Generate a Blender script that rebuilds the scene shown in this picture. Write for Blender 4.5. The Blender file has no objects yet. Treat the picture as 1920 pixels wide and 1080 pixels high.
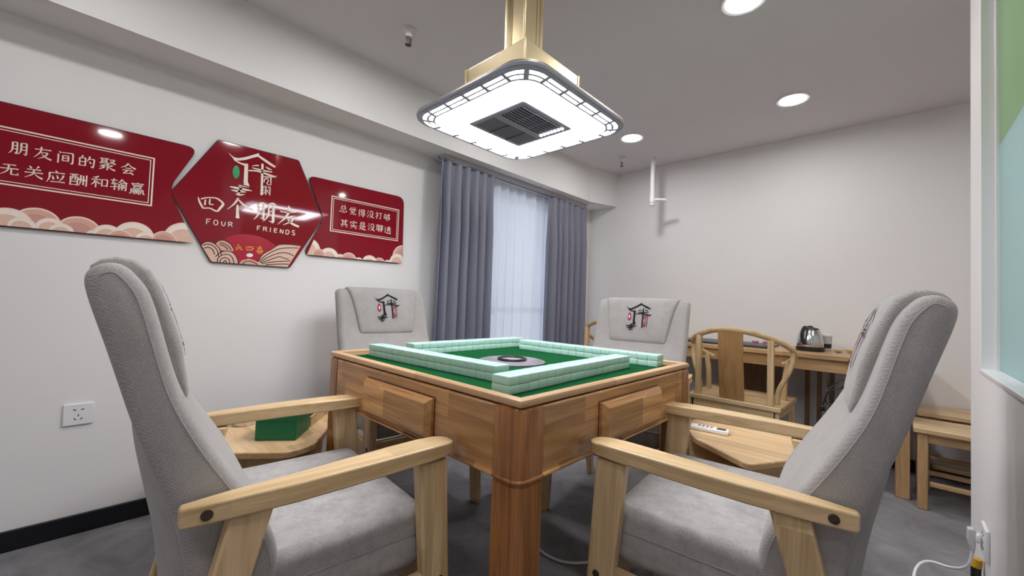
import bpy, bmesh, math, random
from mathutils import Vector, Matrix
random.seed(7)
SC = bpy.context.scene
COL = SC.collection
PI = math.pi

# ------------------------------------------------------------------ mesh builder
class MB:
    def __init__(s):
        s.v = []; s.f = []
    def add(s, vs, fs):
        n = len(s.v); s.v += [tuple(p) for p in vs]; s.f += [[i + n for i in f] for f in fs]
        return s
    def box(s, x0, x1, y0, y1, z0, z1):
        vs = [(x0,y0,z0),(x1,y0,z0),(x1,y1,z0),(x0,y1,z0),(x0,y0,z1),(x1,y0,z1),(x1,y1,z1),(x0,y1,z1)]
        return s.add(vs, [(0,3,2,1),(4,5,6,7),(0,1,5,4),(1,2,6,5),(2,3,7,6),(3,0,4,7)])
    def hexa(s, lo, hi):           # two quads (bottom, top) -> solid
        return s.add(list(lo)+list(hi), [(0,3,2,1),(4,5,6,7),(0,1,5,4),(1,2,6,5),(2,3,7,6),(3,0,4,7)])
    def prism(s, poly, axis, a, b):   # poly in the two other axes, extruded along axis
        def P(p, t):
            return {'x':(t,p[0],p[1]), 'y':(p[0],t,p[1]), 'z':(p[0],p[1],t)}[axis]
        n = len(poly); vs = [P(p,a) for p in poly] + [P(p,b) for p in poly]
        fs = [list(range(n))[::-1], list(range(n,2*n))] + [(i,(i+1)%n,n+(i+1)%n,n+i) for i in range(n)]
        return s.add(vs, fs)
    def flat(s, poly3):
        return s.add(poly3, [list(range(len(poly3)))])
    def loft(s, loops, cap=True, closed=True):
        n = len(loops[0]); vs = [p for l in loops for p in l]; fs = []
        for k in range(len(loops)-1):
            for i in range(n if closed else n-1):
                j = (i+1) % n
                fs.append((k*n+i, k*n+j, (k+1)*n+j, (k+1)*n+i))
        if cap:
            fs.append(list(range(n))[::-1]); fs.append([(len(loops)-1)*n+i for i in range(n)])
        return s.add(vs, fs)
    def tube(s, pts, r, n=10, closed=False, flat=1.0):
        pts = [Vector(p) for p in pts]; m = len(pts); loops = []; up0 = None
        for i,p in enumerate(pts):
            if closed: t = pts[(i+1)%m] - pts[i-1]
            else: t = pts[min(i+1,m-1)] - pts[max(i-1,0)]
            t.normalize()
            if up0 is None:
                up0 = Vector((0,0,1)) if abs(t.z) < .9 else Vector((1,0,0))
            a = t.cross(up0); a.normalize(); b = a.cross(t); b.normalize(); up0 = b
            rr = r[i] if isinstance(r,(list,tuple)) else r
            loops.append([tuple(p + a*rr*math.cos(2*PI*k/n) + b*rr*flat*math.sin(2*PI*k/n)) for k in range(n)])
        if closed: loops.append(loops[0])
        return s.loft(loops, cap=not closed)
    def lathe(s, prof, c=(0,0,0), n=24, axis='z'):
        loops = []
        for r,h in prof:
            l = []
            for k in range(n):
                a = 2*PI*k/n; x,y = r*math.cos(a), r*math.sin(a)
                l.append({'z':(c[0]+x,c[1]+y,c[2]+h),'y':(c[0]+x,c[1]+h,c[2]+y),'x':(c[0]+h,c[1]+x,c[2]+y)}[axis])
            loops.append(l)
        return s.loft(loops)
    def bar(s, p, q, w, d, up=(0,0,1)):   # square bar from p to q
        p, q = Vector(p), Vector(q); t = (q-p).normalized(); u = Vector(up)
        a = t.cross(u).normalized(); b = a.cross(t).normalized()
        f = lambda c: [tuple(c + a*i*w/2 + b*j*d/2) for i,j in ((-1,-1),(1,-1),(1,1),(-1,1))]
        return s.hexa(f(p), f(q))
    def build(s, name, mat, parent=None, bevel=0, seg=2, smooth=True, fix=True, angle=40):
        me = bpy.data.meshes.new(name); me.from_pydata(s.v, [], s.f)
        if fix:
            bm = bmesh.new(); bm.from_mesh(me); bmesh.ops.recalc_face_normals(bm, faces=bm.faces); bm.to_mesh(me); bm.free()
        me.materials.append(mat)
        if smooth:
            me.polygons.foreach_set('use_smooth', [True]*len(me.polygons))
            try: me.set_sharp_from_angle(angle=math.radians(angle))
            except Exception: pass
        o = bpy.data.objects.new(name, me); COL.objects.link(o)
        if parent is not None: o.parent = parent
        if bevel:
            b = o.modifiers.new('Bevel','BEVEL'); b.width = bevel; b.segments = seg; b.limit_method = 'ANGLE'; b.angle_limit = math.radians(40)
            b.harden_normals = False
        return o

def tag(o, label, cat, group=None, kind=None):
    o['label'] = label; o['category'] = cat
    if group: o['group'] = group
    if kind: o['kind'] = kind
    return o
def thing(name, label, cat, loc=(0,0,0), rz=0, group=None):
    o = bpy.data.objects.new(name, None); COL.objects.link(o); o.empty_display_size = .1
    o.location = loc; o.rotation_euler = (0,0,rz)
    return tag(o, label, cat, group)
def struct(o, label=None):
    o['kind'] = 'structure'
    if label: o['label'] = label
    return o
def dup(root, loc, rz, label, group=None):
    r = root.copy(); COL.objects.link(r); r.location = loc; r.rotation_euler = (0,0,rz); r['label'] = label
    if group: r['group'] = group
    for ch in list(root.children):
        c = ch.copy(); COL.objects.link(c); c.parent = r
        for g in list(ch.children):
            d = g.copy(); COL.objects.link(d); d.parent = c
    return r

# ------------------------------------------------------------------ materials
def newmat(name):
    m = bpy.data.materials.new(name); m.use_nodes = True
    nt = m.node_tree; nt.nodes.clear()
    out = nt.nodes.new('ShaderNodeOutputMaterial')
    return m, nt, out
def N(nt, t, **kw):
    n = nt.nodes.new(t)
    for k,v in kw.items():
        if k.startswith('_'): setattr(n, k[1:], v)
        else: n.inputs[k.replace('__',' ')].default_value = v
    return n
def principled(nt, out, col=(.5,.5,.5), rough=.5, metal=0, spec=.5, coat=0):
    b = nt.nodes.new('ShaderNodeBsdfPrincipled')
    b.inputs['Base Color'].default_value = (*col,1); b.inputs['Roughness'].default_value = rough
    b.inputs['Metallic'].default_value = metal; b.inputs['Specular IOR Level'].default_value = spec
    b.inputs['Coat Weight'].default_value = coat
    nt.links.new(b.outputs[0], out.inputs[0]); return b
def plain(name, col, rough=.5, metal=0, spec=.5, var=.06, scale=40, bump=0, coat=0):
    m, nt, out = newmat(name); b = principled(nt, out, col, rough, metal, spec, coat)
    tc = nt.nodes.new('ShaderNodeTexCoord')
    no = N(nt, 'ShaderNodeTexNoise', Scale=scale, Detail=5.0); nt.links.new(tc.outputs['Object'], no.inputs['Vector'])
    mp = nt.nodes.new('ShaderNodeMapRange'); mp.inputs['To Min'].default_value = 1-var; mp.inputs['To Max'].default_value = 1+var
    nt.links.new(no.outputs[0], mp.inputs[0])
    mx = N(nt, 'ShaderNodeMix', _data_type='RGBA', _blend_type='MULTIPLY'); mx.inputs[0].default_value = 1
    mx.inputs[6].default_value = (*col,1); nt.links.new(mp.outputs[0], mx.inputs[7]); nt.links.new(mx.outputs[2], b.inputs['Base Color'])
    if bump:
        bp = N(nt, 'ShaderNodeBump', Strength=.35, Distance=bump); nt.links.new(no.outputs[0], bp.inputs['Height']); nt.links.new(bp.outputs[0], b.inputs['Normal'])
    return m
def emit(name, col, st):
    m, nt, out = newmat(name); e = N(nt, 'ShaderNodeEmission', Strength=st); e.inputs[0].default_value = (*col,1)
    nt.links.new(e.outputs[0], out.inputs[0]); return m
def wood(name, light, dark, axis='x', plank=.06, plen=.45, rough=.38, pv=.16):
    m, nt, out = newmat(name); b = principled(nt, out, light, rough, 0, .4)
    L = nt.links.new
    tc = nt.nodes.new('ShaderNodeTexCoord'); sp = nt.nodes.new('ShaderNodeSeparateXYZ'); L(tc.outputs['Object'], sp.inputs[0])
    i = 'xyz'.index(axis); al = sp.outputs[i]; oth = [sp.outputs[k] for k in range(3) if k != i]
    def mth(op, a, bb=None, v=None):
        n = N(nt, 'ShaderNodeMath', _operation=op); L(a, n.inputs[0])
        if bb is not None: L(bb, n.inputs[1])
        elif v is not None: n.inputs[1].default_value = v
        return n.outputs[0]
    ac = mth('ADD', oth[0], oth[1])                       # across the grain (works on every side face)
    row = mth('FLOOR', mth('DIVIDE', ac, v=plank))
    wn1 = N(nt, 'ShaderNodeTexWhiteNoise', _noise_dimensions='1D'); L(row, wn1.inputs['W'])
    along = mth('ADD', mth('DIVIDE', al, v=plen), wn1.outputs['Value'])
    cell = mth('FLOOR', along)
    oi = nt.nodes.new('ShaderNodeObjectInfo')
    cmb = nt.nodes.new('ShaderNodeCombineXYZ'); L(row, cmb.inputs[0]); L(cell, cmb.inputs[1])
    wn = N(nt, 'ShaderNodeTexWhiteNoise', _noise_dimensions='3D'); L(cmb.outputs[0], wn.inputs['Vector'])
    # grain
    g = nt.nodes.new('ShaderNodeCombineXYZ')
    L(mth('MULTIPLY', al, v=2.2), g.inputs[0]); L(mth('MULTIPLY', oth[0], v=34), g.inputs[1]); L(mth('MULTIPLY', oth[1], v=34), g.inputs[2])
    off = mth('MULTIPLY', wn.outputs['Value'], v=17.0)
    va = N(nt, 'ShaderNodeVectorMath', _operation='ADD'); L(g.outputs[0], va.inputs[0]); L(off, va.inputs[1])
    no = N(nt, 'ShaderNodeTexNoise', Scale=1.0, Detail=6.0, Roughness=.62, Distortion=.6); L(va.outputs[0], no.inputs['Vector'])
    g2 = nt.nodes.new('ShaderNodeCombineXYZ')
    L(mth('MULTIPLY', al, v=9), g2.inputs[0]); L(mth('MULTIPLY', oth[0], v=260), g2.inputs[1]); L(mth('MULTIPLY', oth[1], v=260), g2.inputs[2])
    fi = N(nt, 'ShaderNodeTexNoise', Scale=1.0, Detail=3.0); L(g2.outputs[0], fi.inputs['Vector'])
    mix = mth('ADD', mth('MULTIPLY', no.outputs[0], v=.72), mth('MULTIPLY', fi.outputs[0], v=.28))
    cr = nt.nodes.new('ShaderNodeValToRGB'); cr.color_ramp.elements[0].position = .34; cr.color_ramp.elements[1].position = .62
    cr.color_ramp.elements[0].color = (*dark,1); cr.color_ramp.elements[1].color = (*light,1)
    L(mix, cr.inputs[0])
    mr = nt.nodes.new('ShaderNodeMapRange'); mr.inputs['To Min'].default_value = 1-pv; mr.inputs['To Max'].default_value = 1+pv; L(wn.outputs['Value'], mr.inputs[0])
    mx = N(nt, 'ShaderNodeMix', _data_type='RGBA', _blend_type='MULTIPLY'); mx.inputs[0].default_value = 1
    L(cr.outputs[0], mx.inputs[6]); L(mr.outputs[0], mx.inputs[7]); L(mx.outputs[2], b.inputs['Base Color'])
    bp = N(nt, 'ShaderNodeBump', Strength=.12, Distance=.001); L(fi.outputs[0], bp.inputs['Height']); L(bp.outputs[0], b.inputs['Normal'])
    return m
def fabric(name, col, p=.0042, flatseat=False, bump=.0012):
    m, nt, out = newmat(name); b = principled(nt, out, col, .95, 0, .1)
    b.inputs['Sheen Weight'].default_value = .25; b.inputs['Sheen Roughness'].default_value = .5
    L = nt.links.new
    tc = nt.nodes.new('ShaderNodeTexCoord'); sp = nt.nodes.new('ShaderNodeSeparateXYZ'); L(tc.outputs['Object'], sp.inputs[0])
    def mth(op, a, bb=None, v=None):
        n = N(nt, 'ShaderNodeMath', _operation=op); L(a, n.inputs[0])
        if bb is not None: L(bb, n.inputs[1])
        elif v is not None: n.inputs[1].default_value = v
        return n.outputs[0]
    u = mth('ADD', sp.outputs[0], sp.outputs[1]); v = sp.outputs[2]
    wob = N(nt, 'ShaderNodeTexNoise', Scale=90.0, Detail=2.0); L(tc.outputs['Object'], wob.inputs['Vector']); wo = mth('MULTIPLY', wob.outputs[0], v=.0045)
    u = mth('ADD', u, wo)
    if flatseat: u = mth('ADD', sp.outputs[1], sp.outputs[2]); v = mth('SUBTRACT', sp.outputs[0], sp.outputs[2])
    w = mth('MULTIPLY', mth('SINE', mth('MULTIPLY', u, v=2*PI/(p*1.6))), mth('SINE', mth('MULTIPLY', v, v=2*PI/(p*1.6))))
    no = N(nt, 'ShaderNodeTexNoise', Scale=260.0, Detail=2.0); L(tc.outputs['Object'], no.inputs['Vector'])
    lo = N(nt, 'ShaderNodeTexNoise', Scale=22.0 if flatseat else 14.0, Detail=6.0, Roughness=.7); L(tc.outputs['Object'], lo.inputs['Vector'])
    h = mth('ADD', mth('MULTIPLY', w, v=.15 if flatseat else .45), mth('MULTIPLY', no.outputs[0], v=1.5 if flatseat else 1.2))
    f = mth('ADD', mth('ADD', mth('MULTIPLY', h, v=.30 if flatseat else .34), mth('MULTIPLY', lo.outputs[0], v=1.1 if flatseat else .42)), v=.25 if flatseat else .60)
    mx = N(nt, 'ShaderNodeMix', _data_type='RGBA', _blend_type='MULTIPLY'); mx.inputs[0].default_value = 1
    mx.inputs[6].default_value = (*col,1); L(f, mx.inputs[7]); L(mx.outputs[2], b.inputs['Base Color'])
    bp = N(nt, 'ShaderNodeBump', Strength=.7, Distance=bump); L(h, bp.inputs['Height']); L(bp.outputs[0], b.inputs['Normal'])
    return m

LW, LD = (.70,.515,.30), (.47,.315,.15)
W_X = wood('rubberwood_x', LW, LD, 'x'); W_Y = wood('rubberwood_y', LW, LD, 'y'); W_Z = wood('rubberwood_z', LW, LD, 'z')
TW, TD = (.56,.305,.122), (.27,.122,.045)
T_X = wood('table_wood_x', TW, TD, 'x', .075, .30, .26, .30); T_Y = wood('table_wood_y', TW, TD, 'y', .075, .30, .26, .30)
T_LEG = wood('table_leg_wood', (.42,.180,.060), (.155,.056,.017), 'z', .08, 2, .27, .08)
R_X = wood('rail_wood_x', (.60,.39,.22), (.45,.265,.13), 'x', .2, .5, .3, .1); R_Y = wood('rail_wood_y', (.60,.39,.22), (.45,.265,.13), 'y', .2, .5, .3, .1)
DW, DD = (.56,.36,.19), (.37,.22,.10)
D_Y = wood('desk_wood_y', DW, DD, 'y'); D_X = wood('desk_wood_x', DW, DD, 'x'); D_Z = wood('desk_wood_z', DW, DD, 'z')
K_Z = wood('dark_wood_z', (.21,.12,.062), (.12,.064,.033), 'z'); K_Y = wood('dark_wood_shade_y', (.21,.12,.062), (.12,.064,.033), 'y')  # brown wood; the y version also carries painted shade for the desk's rear apron
FAB = fabric('grey_weave', (.335,.320,.312), .0032, False, .0004); FABS = fabric('grey_weave_seat', (.345,.332,.328), .003, True, .0004)
PIPE = plain('grey_piping', (.36,.345,.34), .9, 0, .1, .1, 300)
WALL = plain('wall_paint', (.80,.785,.79), .85, 0, .2, .015, 6)
CEIL = plain('ceiling_paint', (.72,.70,.725), .9, 0, .2, .015, 4)
BLACK = plain('black_skirting', (.006,.006,.009), .35, 0, .4)
BLK = plain('black_plastic', (.012,.012,.014), .35, 0, .5)
WHITE = plain('white_plastic', (.80,.80,.82), .35, 0, .5, .01)
CHROME = plain('brushed_steel', (.62,.62,.63), .16, 1, .5, .03)
DKMET = plain('dark_metal', (.10,.075,.055), .4, .8, .5)
GOLD = plain('champagne_gold', (.60,.49,.30), .38, .75, .5, .04, 12)
GOLDD = plain('dark_gold', (.24,.18,.09), .4, .8, .5, .04, 12)
GREYM = plain('grey_lattice', (.36,.37,.45), .35, .3, .5, .03)
GRILL = plain('grille_grey', (.30,.27,.34), .5, .2, .4, .04)
GRILLD = plain('grille_dark', (.035,.033,.045), .6, .1, .4, .1)
FELT = plain('green_felt', (.004,.062,.018), .95, 0, .05, .12, 500, .0005)
MINT = plain('mint_tile', (.46,.70,.62), .22, 0, .5, .02, 30)
GREENL = plain('green_leatherette', (.006,.135,.055), .45, 0, .4, .12, 220, .0004)
def floor_mat():
    m, nt, out = newmat('grey_stone_vinyl'); b = principled(nt, out, (.17,.165,.18), .55, 0, .35); L = nt.links.new
    tc = nt.nodes.new('ShaderNodeTexCoord')
    n1 = N(nt, 'ShaderNodeTexNoise', Scale=5.0, Detail=9.0, Roughness=.68, Distortion=.8); L(tc.outputs['Object'], n1.inputs['Vector'])
    cr = nt.nodes.new('ShaderNodeValToRGB'); cr.color_ramp.elements[0].position = .32; cr.color_ramp.elements[1].position = .7
    cr.color_ramp.elements[0].color = (.155,.152,.165,1); cr.color_ramp.elements[1].color = (.29,.284,.302,1)
    L(n1.outputs[0], cr.inputs[0]); L(cr.outputs[0], b.inputs['Base Color'])
    return m
FLOOR = floor_mat()
def sheer_mat():
    m, nt, out = newmat('sheer_voile'); L = nt.links.new
    d = N(nt, 'ShaderNodeBsdfDiffuse'); d.inputs[0].default_value = (.86,.87,.92,1)
    t = N(nt, 'ShaderNodeBsdfTranslucent'); t.inputs[0].default_value = (.88,.90,.96,1)
    x = N(nt, 'ShaderNodeBsdfTransparent'); x.inputs[0].default_value = (1,1,1,1)
    a = N(nt, 'ShaderNodeMixShader'); a.inputs[0].default_value = .55; L(d.outputs[0], a.inputs[1]); L(t.outputs[0], a.inputs[2])
    c = N(nt, 'ShaderNodeMixShader'); c.inputs[0].default_value = .72; L(x.outputs[0], c.inputs[1]); L(a.outputs[0], c.inputs[2])
    L(c.outputs[0], out.inputs[0]); return m
SHEER = sheer_mat()
CURT = plain('slate_curtain', (.205,.21,.275), .5, 0, .4, .05, 160, .0004)
def glass_mat(name, col, tr, rough, gl=.08):
    m, nt, out = newmat(name); L = nt.links.new
    d = N(nt, 'ShaderNodeBsdfDiffuse'); d.inputs[0].default_value = (*col,1)
    t = N(nt, 'ShaderNodeBsdfTranslucent'); t.inputs[0].default_value = (*col,1)
    x = N(nt, 'ShaderNodeBsdfTransparent'); x.inputs[0].default_value = (*col,1)
    g = N(nt, 'ShaderNodeBsdfGlossy', Roughness=rough)
    a = N(nt, 'ShaderNodeMixShader'); a.inputs[0].default_value = .5; L(d.outputs[0], a.inputs[1]); L(t.outputs[0], a.inputs[2])
    c = N(nt, 'ShaderNodeMixShader'); c.inputs[0].default_value = 1-tr; L(x.outputs[0], c.inputs[1]); L(a.outputs[0], c.inputs[2])
    e = N(nt, 'ShaderNodeMixShader'); e.inputs[0].default_value = gl; L(c.outputs[0], e.inputs[1]); L(g.outputs[0], e.inputs[2])
    L(e.outputs[0], out.inputs[0]); return m
GLASS = glass_mat('window_glass', (.95,.97,.98), .97, .02, .06)
FROST = glass_mat('frosted_glass', (.62,.80,.80), .06, .3, .05)
GREENG = glass_mat('green_tinted_glass', (.52,.68,.46), .15, .15, .05)
RED = plain('red_acrylic', (.235,.0035,.014), .06, 0, .35, .05, 3, 0, .3)
CREAM = plain('cream_print', (.90,.78,.70), .25, 0, .5, .02, 20)
PEACH = plain('peach_print', (.72,.40,.32), .25, 0, .5, .03, 20)
PINK = plain('pink_print', (.62,.27,.23), .25, 0, .5, .05, 25)
SUNRED = plain('bright_red_print', (.42,.006,.03), .2, 0, .5, .05, 10)
MAROON = plain('maroon_print', (.06,.008,.01), .25, 0, .5)
GOLDP = plain('gold_print', (.75,.33,.04), .25, 0, .5, .1)
SEALG = plain('green_print', (.02,.33,.11), .25, 0, .5, .12, 60)
THREAD = plain('black_thread', (.008,.008,.012), .8, 0, .2)
THREADR = plain('red_thread', (.27,.02,.05), .8, 0, .2)
THREADP = plain('pink_thread', (.75,.45,.47), .8, 0, .2)
WORLD_ST = .75; EXPO = 0.84
NAME_STROKES = [[(-2372,-21,35),(-2290,-261,81),(-2161,-499,64)],[(-2161,-499,58),(-1903,-449,58),(-1755,-509,72),(-1595,-554,75)],[(-2264,-80,58),(-2023,35,52),(-1688,85,64),(-1525,9,84)],[(-1525,15,72),(-1381,-137,102),(-1470,-335,102),(-1595,-554,81)],[(-2088,-73,58),(-2099,-340,70)],[(-1913,-7,58),(-1925,-246,58)],[(-1936,-263,52),(-1756,-248,41)],[(-764,280,96),(-929,-46,72),(-1206,-375,15)],[(-788,229,42),(-484,-50,112),(-99,-202,62)],[(-786,-64,72),(-752,-735,161)],[(103,155,83),(159,-242,90),(93,-477,68),(-53,-676,16)],[(90,133,56),(293,247,68),(402,215,83)],[(360,213,109),(379,-602,109)],[(407,-613,83),(226,-523,16)],[(147,-5,54),(346,49,53)],[(156,-188,54),(355,-141,54)],[(577,240,83),(615,-222,90),(529,-495,70),(375,-708,16)],[(564,221,58),(790,325,77),(910,251,77)],[(822,256,128),(840,-669,134)],[(856,-699,90),(621,-625,16)],[(602,44,54),(801,99,54)],[(611,-148,54),(811,-94,56)],[(1145,-25,53),(1446,-29,59),(1963,104,106)],[(1542,350,40),(1592,92,119),(1429,-304,92),(1063,-746,16)],[(1475,-303,53),(1882,-147,79)],[(1882,-140,116),(1742,-450,88),(1331,-735,26)],[(1523,-361,40),(1749,-583,116),(2131,-707,109)]]
LATIN_STROKES = [[(-1995,-982,35),(-1990,-1231,35)],[(-1995,-988,35),(-1841,-970,35)],[(-1990,-1099,35),(-1883,-1089,36)],[(-1548,-1084,35),(-1552,-1130,36),(-1568,-1172,35),(-1592,-1201,36),(-1623,-1215,36),(-1654,-1211,36),(-1681,-1190,36),(-1700,-1155,35),(-1708,-1110,36),(-1704,-1064,36),(-1689,-1023,36),(-1665,-993,36),(-1634,-979,35),(-1603,-983,35),(-1576,-1004,36),(-1557,-1039,36),(-1548,-1084,35)],[(-1400,-999,36),(-1385,-1147,36),(-1327,-1207,35),(-1267,-1158,36),(-1250,-1004,36)],[(-1112,-981,36),(-1108,-1208,36)],[(-1112,-987,36),(-984,-996,36),(-981,-1065,37),(-1101,-1106,36)],[(-1043,-1091,36),(-948,-1197,37)],[(132,-978,37),(135,-1199,38)],[(133,-984,38),(271,-978,37)],[(138,-1088,37),(235,-1082,38)],[(412,-981,38),(414,-1189,38)],[(412,-987,38),(540,-989,38),(543,-1056,38),(423,-1091,38)],[(488,-1081,38),(579,-1196,38)],[(739,-971,38),(731,-1205,38)],[(923,-981,38),(915,-1184,38)],[(923,-987,40),(1061,-992,40)],[(922,-1079,38),(1036,-1078,38)],[(915,-1184,38),(1056,-1183,38)],[(1210,-1193,38),(1218,-984,40),(1339,-1197,38),(1350,-990,40)],[(1494,-975,40),(1495,-1190,40),(1595,-1182,40),(1645,-1068,40),(1616,-989,40),(1494,-975,40)],[(1930,-965,40),(1854,-946,40),(1802,-1011,40),(1851,-1071,40),(1925,-1110,41),(1904,-1198,40),(1795,-1187,40)]]
LOGO_POLYS = [[(-1280,2447),(-1182,2337),(-1034,2265),(-858,2280),(-852,2152),(-970,2154),(-1135,2257),(-1226,2342)],[(-858,2280),(-625,2381),(-390,2520),(-264,2459),(-559,2269),(-852,2152)],[(-390,2520),(-151,2682),(-15,2765),(26,2759),(20,2685),(-22,2590),(-264,2459)],[(20,2685),(296,2564),(814,2320),(786,2220),(569,2291),(304,2420),(-22,2590)],[(-1135,2257),(-970,2154),(-789,2082),(-609,2068),(-665,1982),(-845,2024),(-1026,2110)],[(-609,2068),(-466,2107),(-427,2057),(-433,1984),(-589,1960),(-665,1982)],[(-590,1974),(-431,2003),(-408,1191),(-584,1078)],[(-584,1085),(-408,1198),(-319,999),(-340,930),(-612,931),(-804,914),(-555,997)]]
LOGO_STROKES = [[(-804,914,35),(-612,931,91),(-326,944,63)],[(-743,865,102),(-659,674,140)],[(-1147,771,54),(-841,766,105),(-484,766,98),(-194,771,21)],[(-1081,614,35),(-775,620,105),(-448,650,28)],[(-718,661,119),(-798,503,105)],[(-899,463,27),(-736,446,82),(-501,515,21)],[(-258,2039,22),(-92,2112,56),(48,2139,65)],[(349,2158,29),(480,2109,79),(646,2061,30)],[(-254,1950,35),(137,1938,79),(667,1959,50)],[(-397,1763,58),(-109,1831,72),(206,1829,86),(595,1764,101),(876,1742,89)],[(905,1823,36),(828,1719,59)],[(199,2282,108),(218,1596,108),(234,639,94)],[(280,1630,50),(649,1674,58)],[(626,1679,72),(637,1259,36)],[(327,1332,29),(334,1498,50),(459,1565,50),(513,1468,36),(457,1290,50),(621,1255,22)],[(289,1123,29),(432,1156,29)],[(293,1051,29),(419,1080,29)],[(496,1153,29),(642,1168,29)],[(516,1084,29),(629,1103,30)],[(615,1180,50),(616,703,43)],[(425,1154,43),(432,700,50)],[(315,929,36),(571,950,36)],[(436,938,43),(325,731,22)],[(443,928,36),(579,805,36)],[(283,1121,29),(294,706,29)]]
LOGO_SEAL = [(-779,1593),(-781,1489),(-798,1392),(-826,1311),(-864,1255),(-908,1228),(-954,1233),(-996,1269),(-1032,1333),(-1057,1419),(-1069,1518),(-1067,1620),(-1051,1717),(-1023,1797),(-985,1854),(-941,1882),(-896,1879),(-853,1843),(-817,1779),(-792,1693)]
SUN = [(-1251,-1837),(-1083,-1702),(-879,-1598),(-628,-1524),(-349,-1483),(-63,-1472),(209,-1506),(465,-1574),(679,-1663),(898,-1794),(1048,-1921),(659,-2206),(269,-2693),(232,-2852),(-600,-2932),(-883,-2361),(-1072,-1911)]
GOLD_STROKES = [[(-753,-2225,50),(-511,-2145,50)],[(-646,-2031,55),(-658,-2208,55),(-747,-2345,24)],[(-637,-2206,35),(-461,-2291,65)],[(-327,-2138,25),(-254,-2287,45)],[(-265,-2283,40),(-46,-2250,40)],[(-46,-2250,60),(19,-2121,47)],[(-295,-2118,42),(2,-2082,40)],[(-201,-2107,30),(-210,-2205,30)],[(-116,-2096,31),(-105,-2180,30)],[(172,-2113,42),(397,-2070,42)],[(290,-1984,42),(299,-2149,42)],[(197,-2174,36),(413,-2144,36)],[(136,-2293,47),(475,-2241,47)],[(243,-2182,31),(225,-2262,31)],[(357,-2169,30),(383,-2238,31)],[(228,-2329,31),(398,-2310,31),(378,-2375,31),(247,-2389,31),(228,-2329,31)]]
BLOB = [(19,-2507),(9,-2546),(-22,-2581),(-70,-2607),(-127,-2620),(-184,-2619),(-234,-2603),(-267,-2575),(-281,-2540),(-271,-2502),(-241,-2467),(-193,-2441),(-137,-2427),(-79,-2428),(-29,-2443),(5,-2471)]
WAVES = [[(-2146,-2248),(-2036,-2122),(-1867,-2059),(-1646,-2118),(-1412,-2358),(-1330,-2654),(-1375,-3099),(-1682,-3040)],[(-1591,-2111),(-1460,-1958),(-1238,-1915),(-973,-2065),(-859,-2258),(-851,-2416),(-1184,-2420),(-1353,-2419)],[(-1627,-3048),(-1559,-2746),(-1349,-2507),(-1070,-2420),(-835,-2497),(-678,-2722),(-597,-3034)],[(-597,-3034),(-465,-2826),(-170,-2705),(79,-2765),(246,-2842),(216,-3003)],[(239,-2829),(439,-2426),(811,-2130),(1193,-1825),(1736,-1741),(2288,-1740),(2074,-2171),(1849,-2613),(1647,-3008),(986,-2992),(253,-2999)]]
WAVE_LINES = [[(-2072,-2259,39),(-1861,-2179,40),(-1638,-2271,40),(-1490,-2469,40),(-1438,-2733,40)],[(-2022,-2398,40),(-1854,-2324,40),(-1686,-2424,40),(-1592,-2649,40)],[(-1428,-2042,40),(-1200,-2094,41),(-1023,-2223,41),(-929,-2370,41)],[(-1435,-2138,40),(-1223,-2199,41),(-1073,-2352,41)],[(-1478,-3041,40),(-1446,-2802,40),(-1286,-2636,40),(-1061,-2591,41),(-883,-2709,41),(-780,-3023,41)],[(-1378,-3045,40),(-1331,-2858,40),(-1195,-2762,41),(-1022,-2813,41),(-953,-3026,41)],[(-1255,-3040,41),(-1160,-2895,41),(-1085,-3038,41)],[(-456,-3014,42),(-283,-2858,42),(-41,-2834,43),(214,-2953,43)],[(281,-2803,43),(570,-2485,43),(1009,-2143,44),(1471,-1962,44),(2166,-1878,46)],[(333,-2834,43),(765,-2500,44),(1216,-2267,44),(1621,-2222,45),(1941,-2338,46)],[(367,-2874,43),(837,-2639,44),(1225,-2452,44),(1430,-2505,44),(1707,-2552,45)],[(432,-2911,43),(974,-2758,44),(1781,-2635,45)],[(594,-2954,43),(1245,-2850,44),(1721,-2814,45)],[(-2146,-2248,40),(-2036,-2122,39),(-1867,-2059,40),(-1646,-2118,40),(-1412,-2358,41),(-1330,-2654,41)],[(-1591,-2111,40),(-1460,-1958,40),(-1238,-1915,40),(-973,-2065,41),(-859,-2258,41)],[(-1559,-2746,40),(-1349,-2507,40),(-1070,-2420,41),(-835,-2497,41),(-678,-2722,41),(-597,-3034,41)],[(239,-2829,43),(439,-2426,43),(811,-2130,43),(1193,-1825,44),(1736,-1741,45),(2288,-1740,46)]]
CLOUDS_L = [(-2756,-2071,768),(-3477,-2241,441),(-4060,-2319,403),(-4475,-2203,649),(-4912,-2365,402),(-5300,-2252,448),(-5664,-2370,292),(-6117,-2241,637),(-6585,-2311,343),(-6881,-2201,401),(-7228,-2102,636),(-7591,-2252,358),(-7931,-2217,615),(-8328,-2282,517),(-8647,-2220,622),(-8923,-2155,335)]
CLOUDS_R = [(2683,-1884,636),(3260,-2127,349),(3848,-2207,545),(4516,-2255,304),(5028,-2292,486),(5651,-2353,315),(6359,-2347,524),(7027,-2317,409),(7617,-2326,332),(8287,-2070,554),(8712,-1698,791)]
TEXT_L = [('朋',-7811,673),('友',-7217,667),('间',-6626,649),('的',-6039,653),('聚',-5447,716),('会',-4818,682),('无',-7996,-157),('关',-7405,-123),('应',-6837,-165),('酬',-6243,-145),('和',-5640,-77),('输',-5075,-63),('赢',-4489,-99)]
TEXT_R = [('总',4540,760),('觉',5118,733),('得',5684,704),('没',6253,746),('打',6815,754),('够',7389,741),('其',4631,-84),('实',5203,-91),('是',5769,-79),('没',6353,-47),('聊',6910,-35),('透',7479,-61)]
FRAME_L = [(-3982,1400),(-3971,-737),(-8185,-795),(-8291,1365)]
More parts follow.
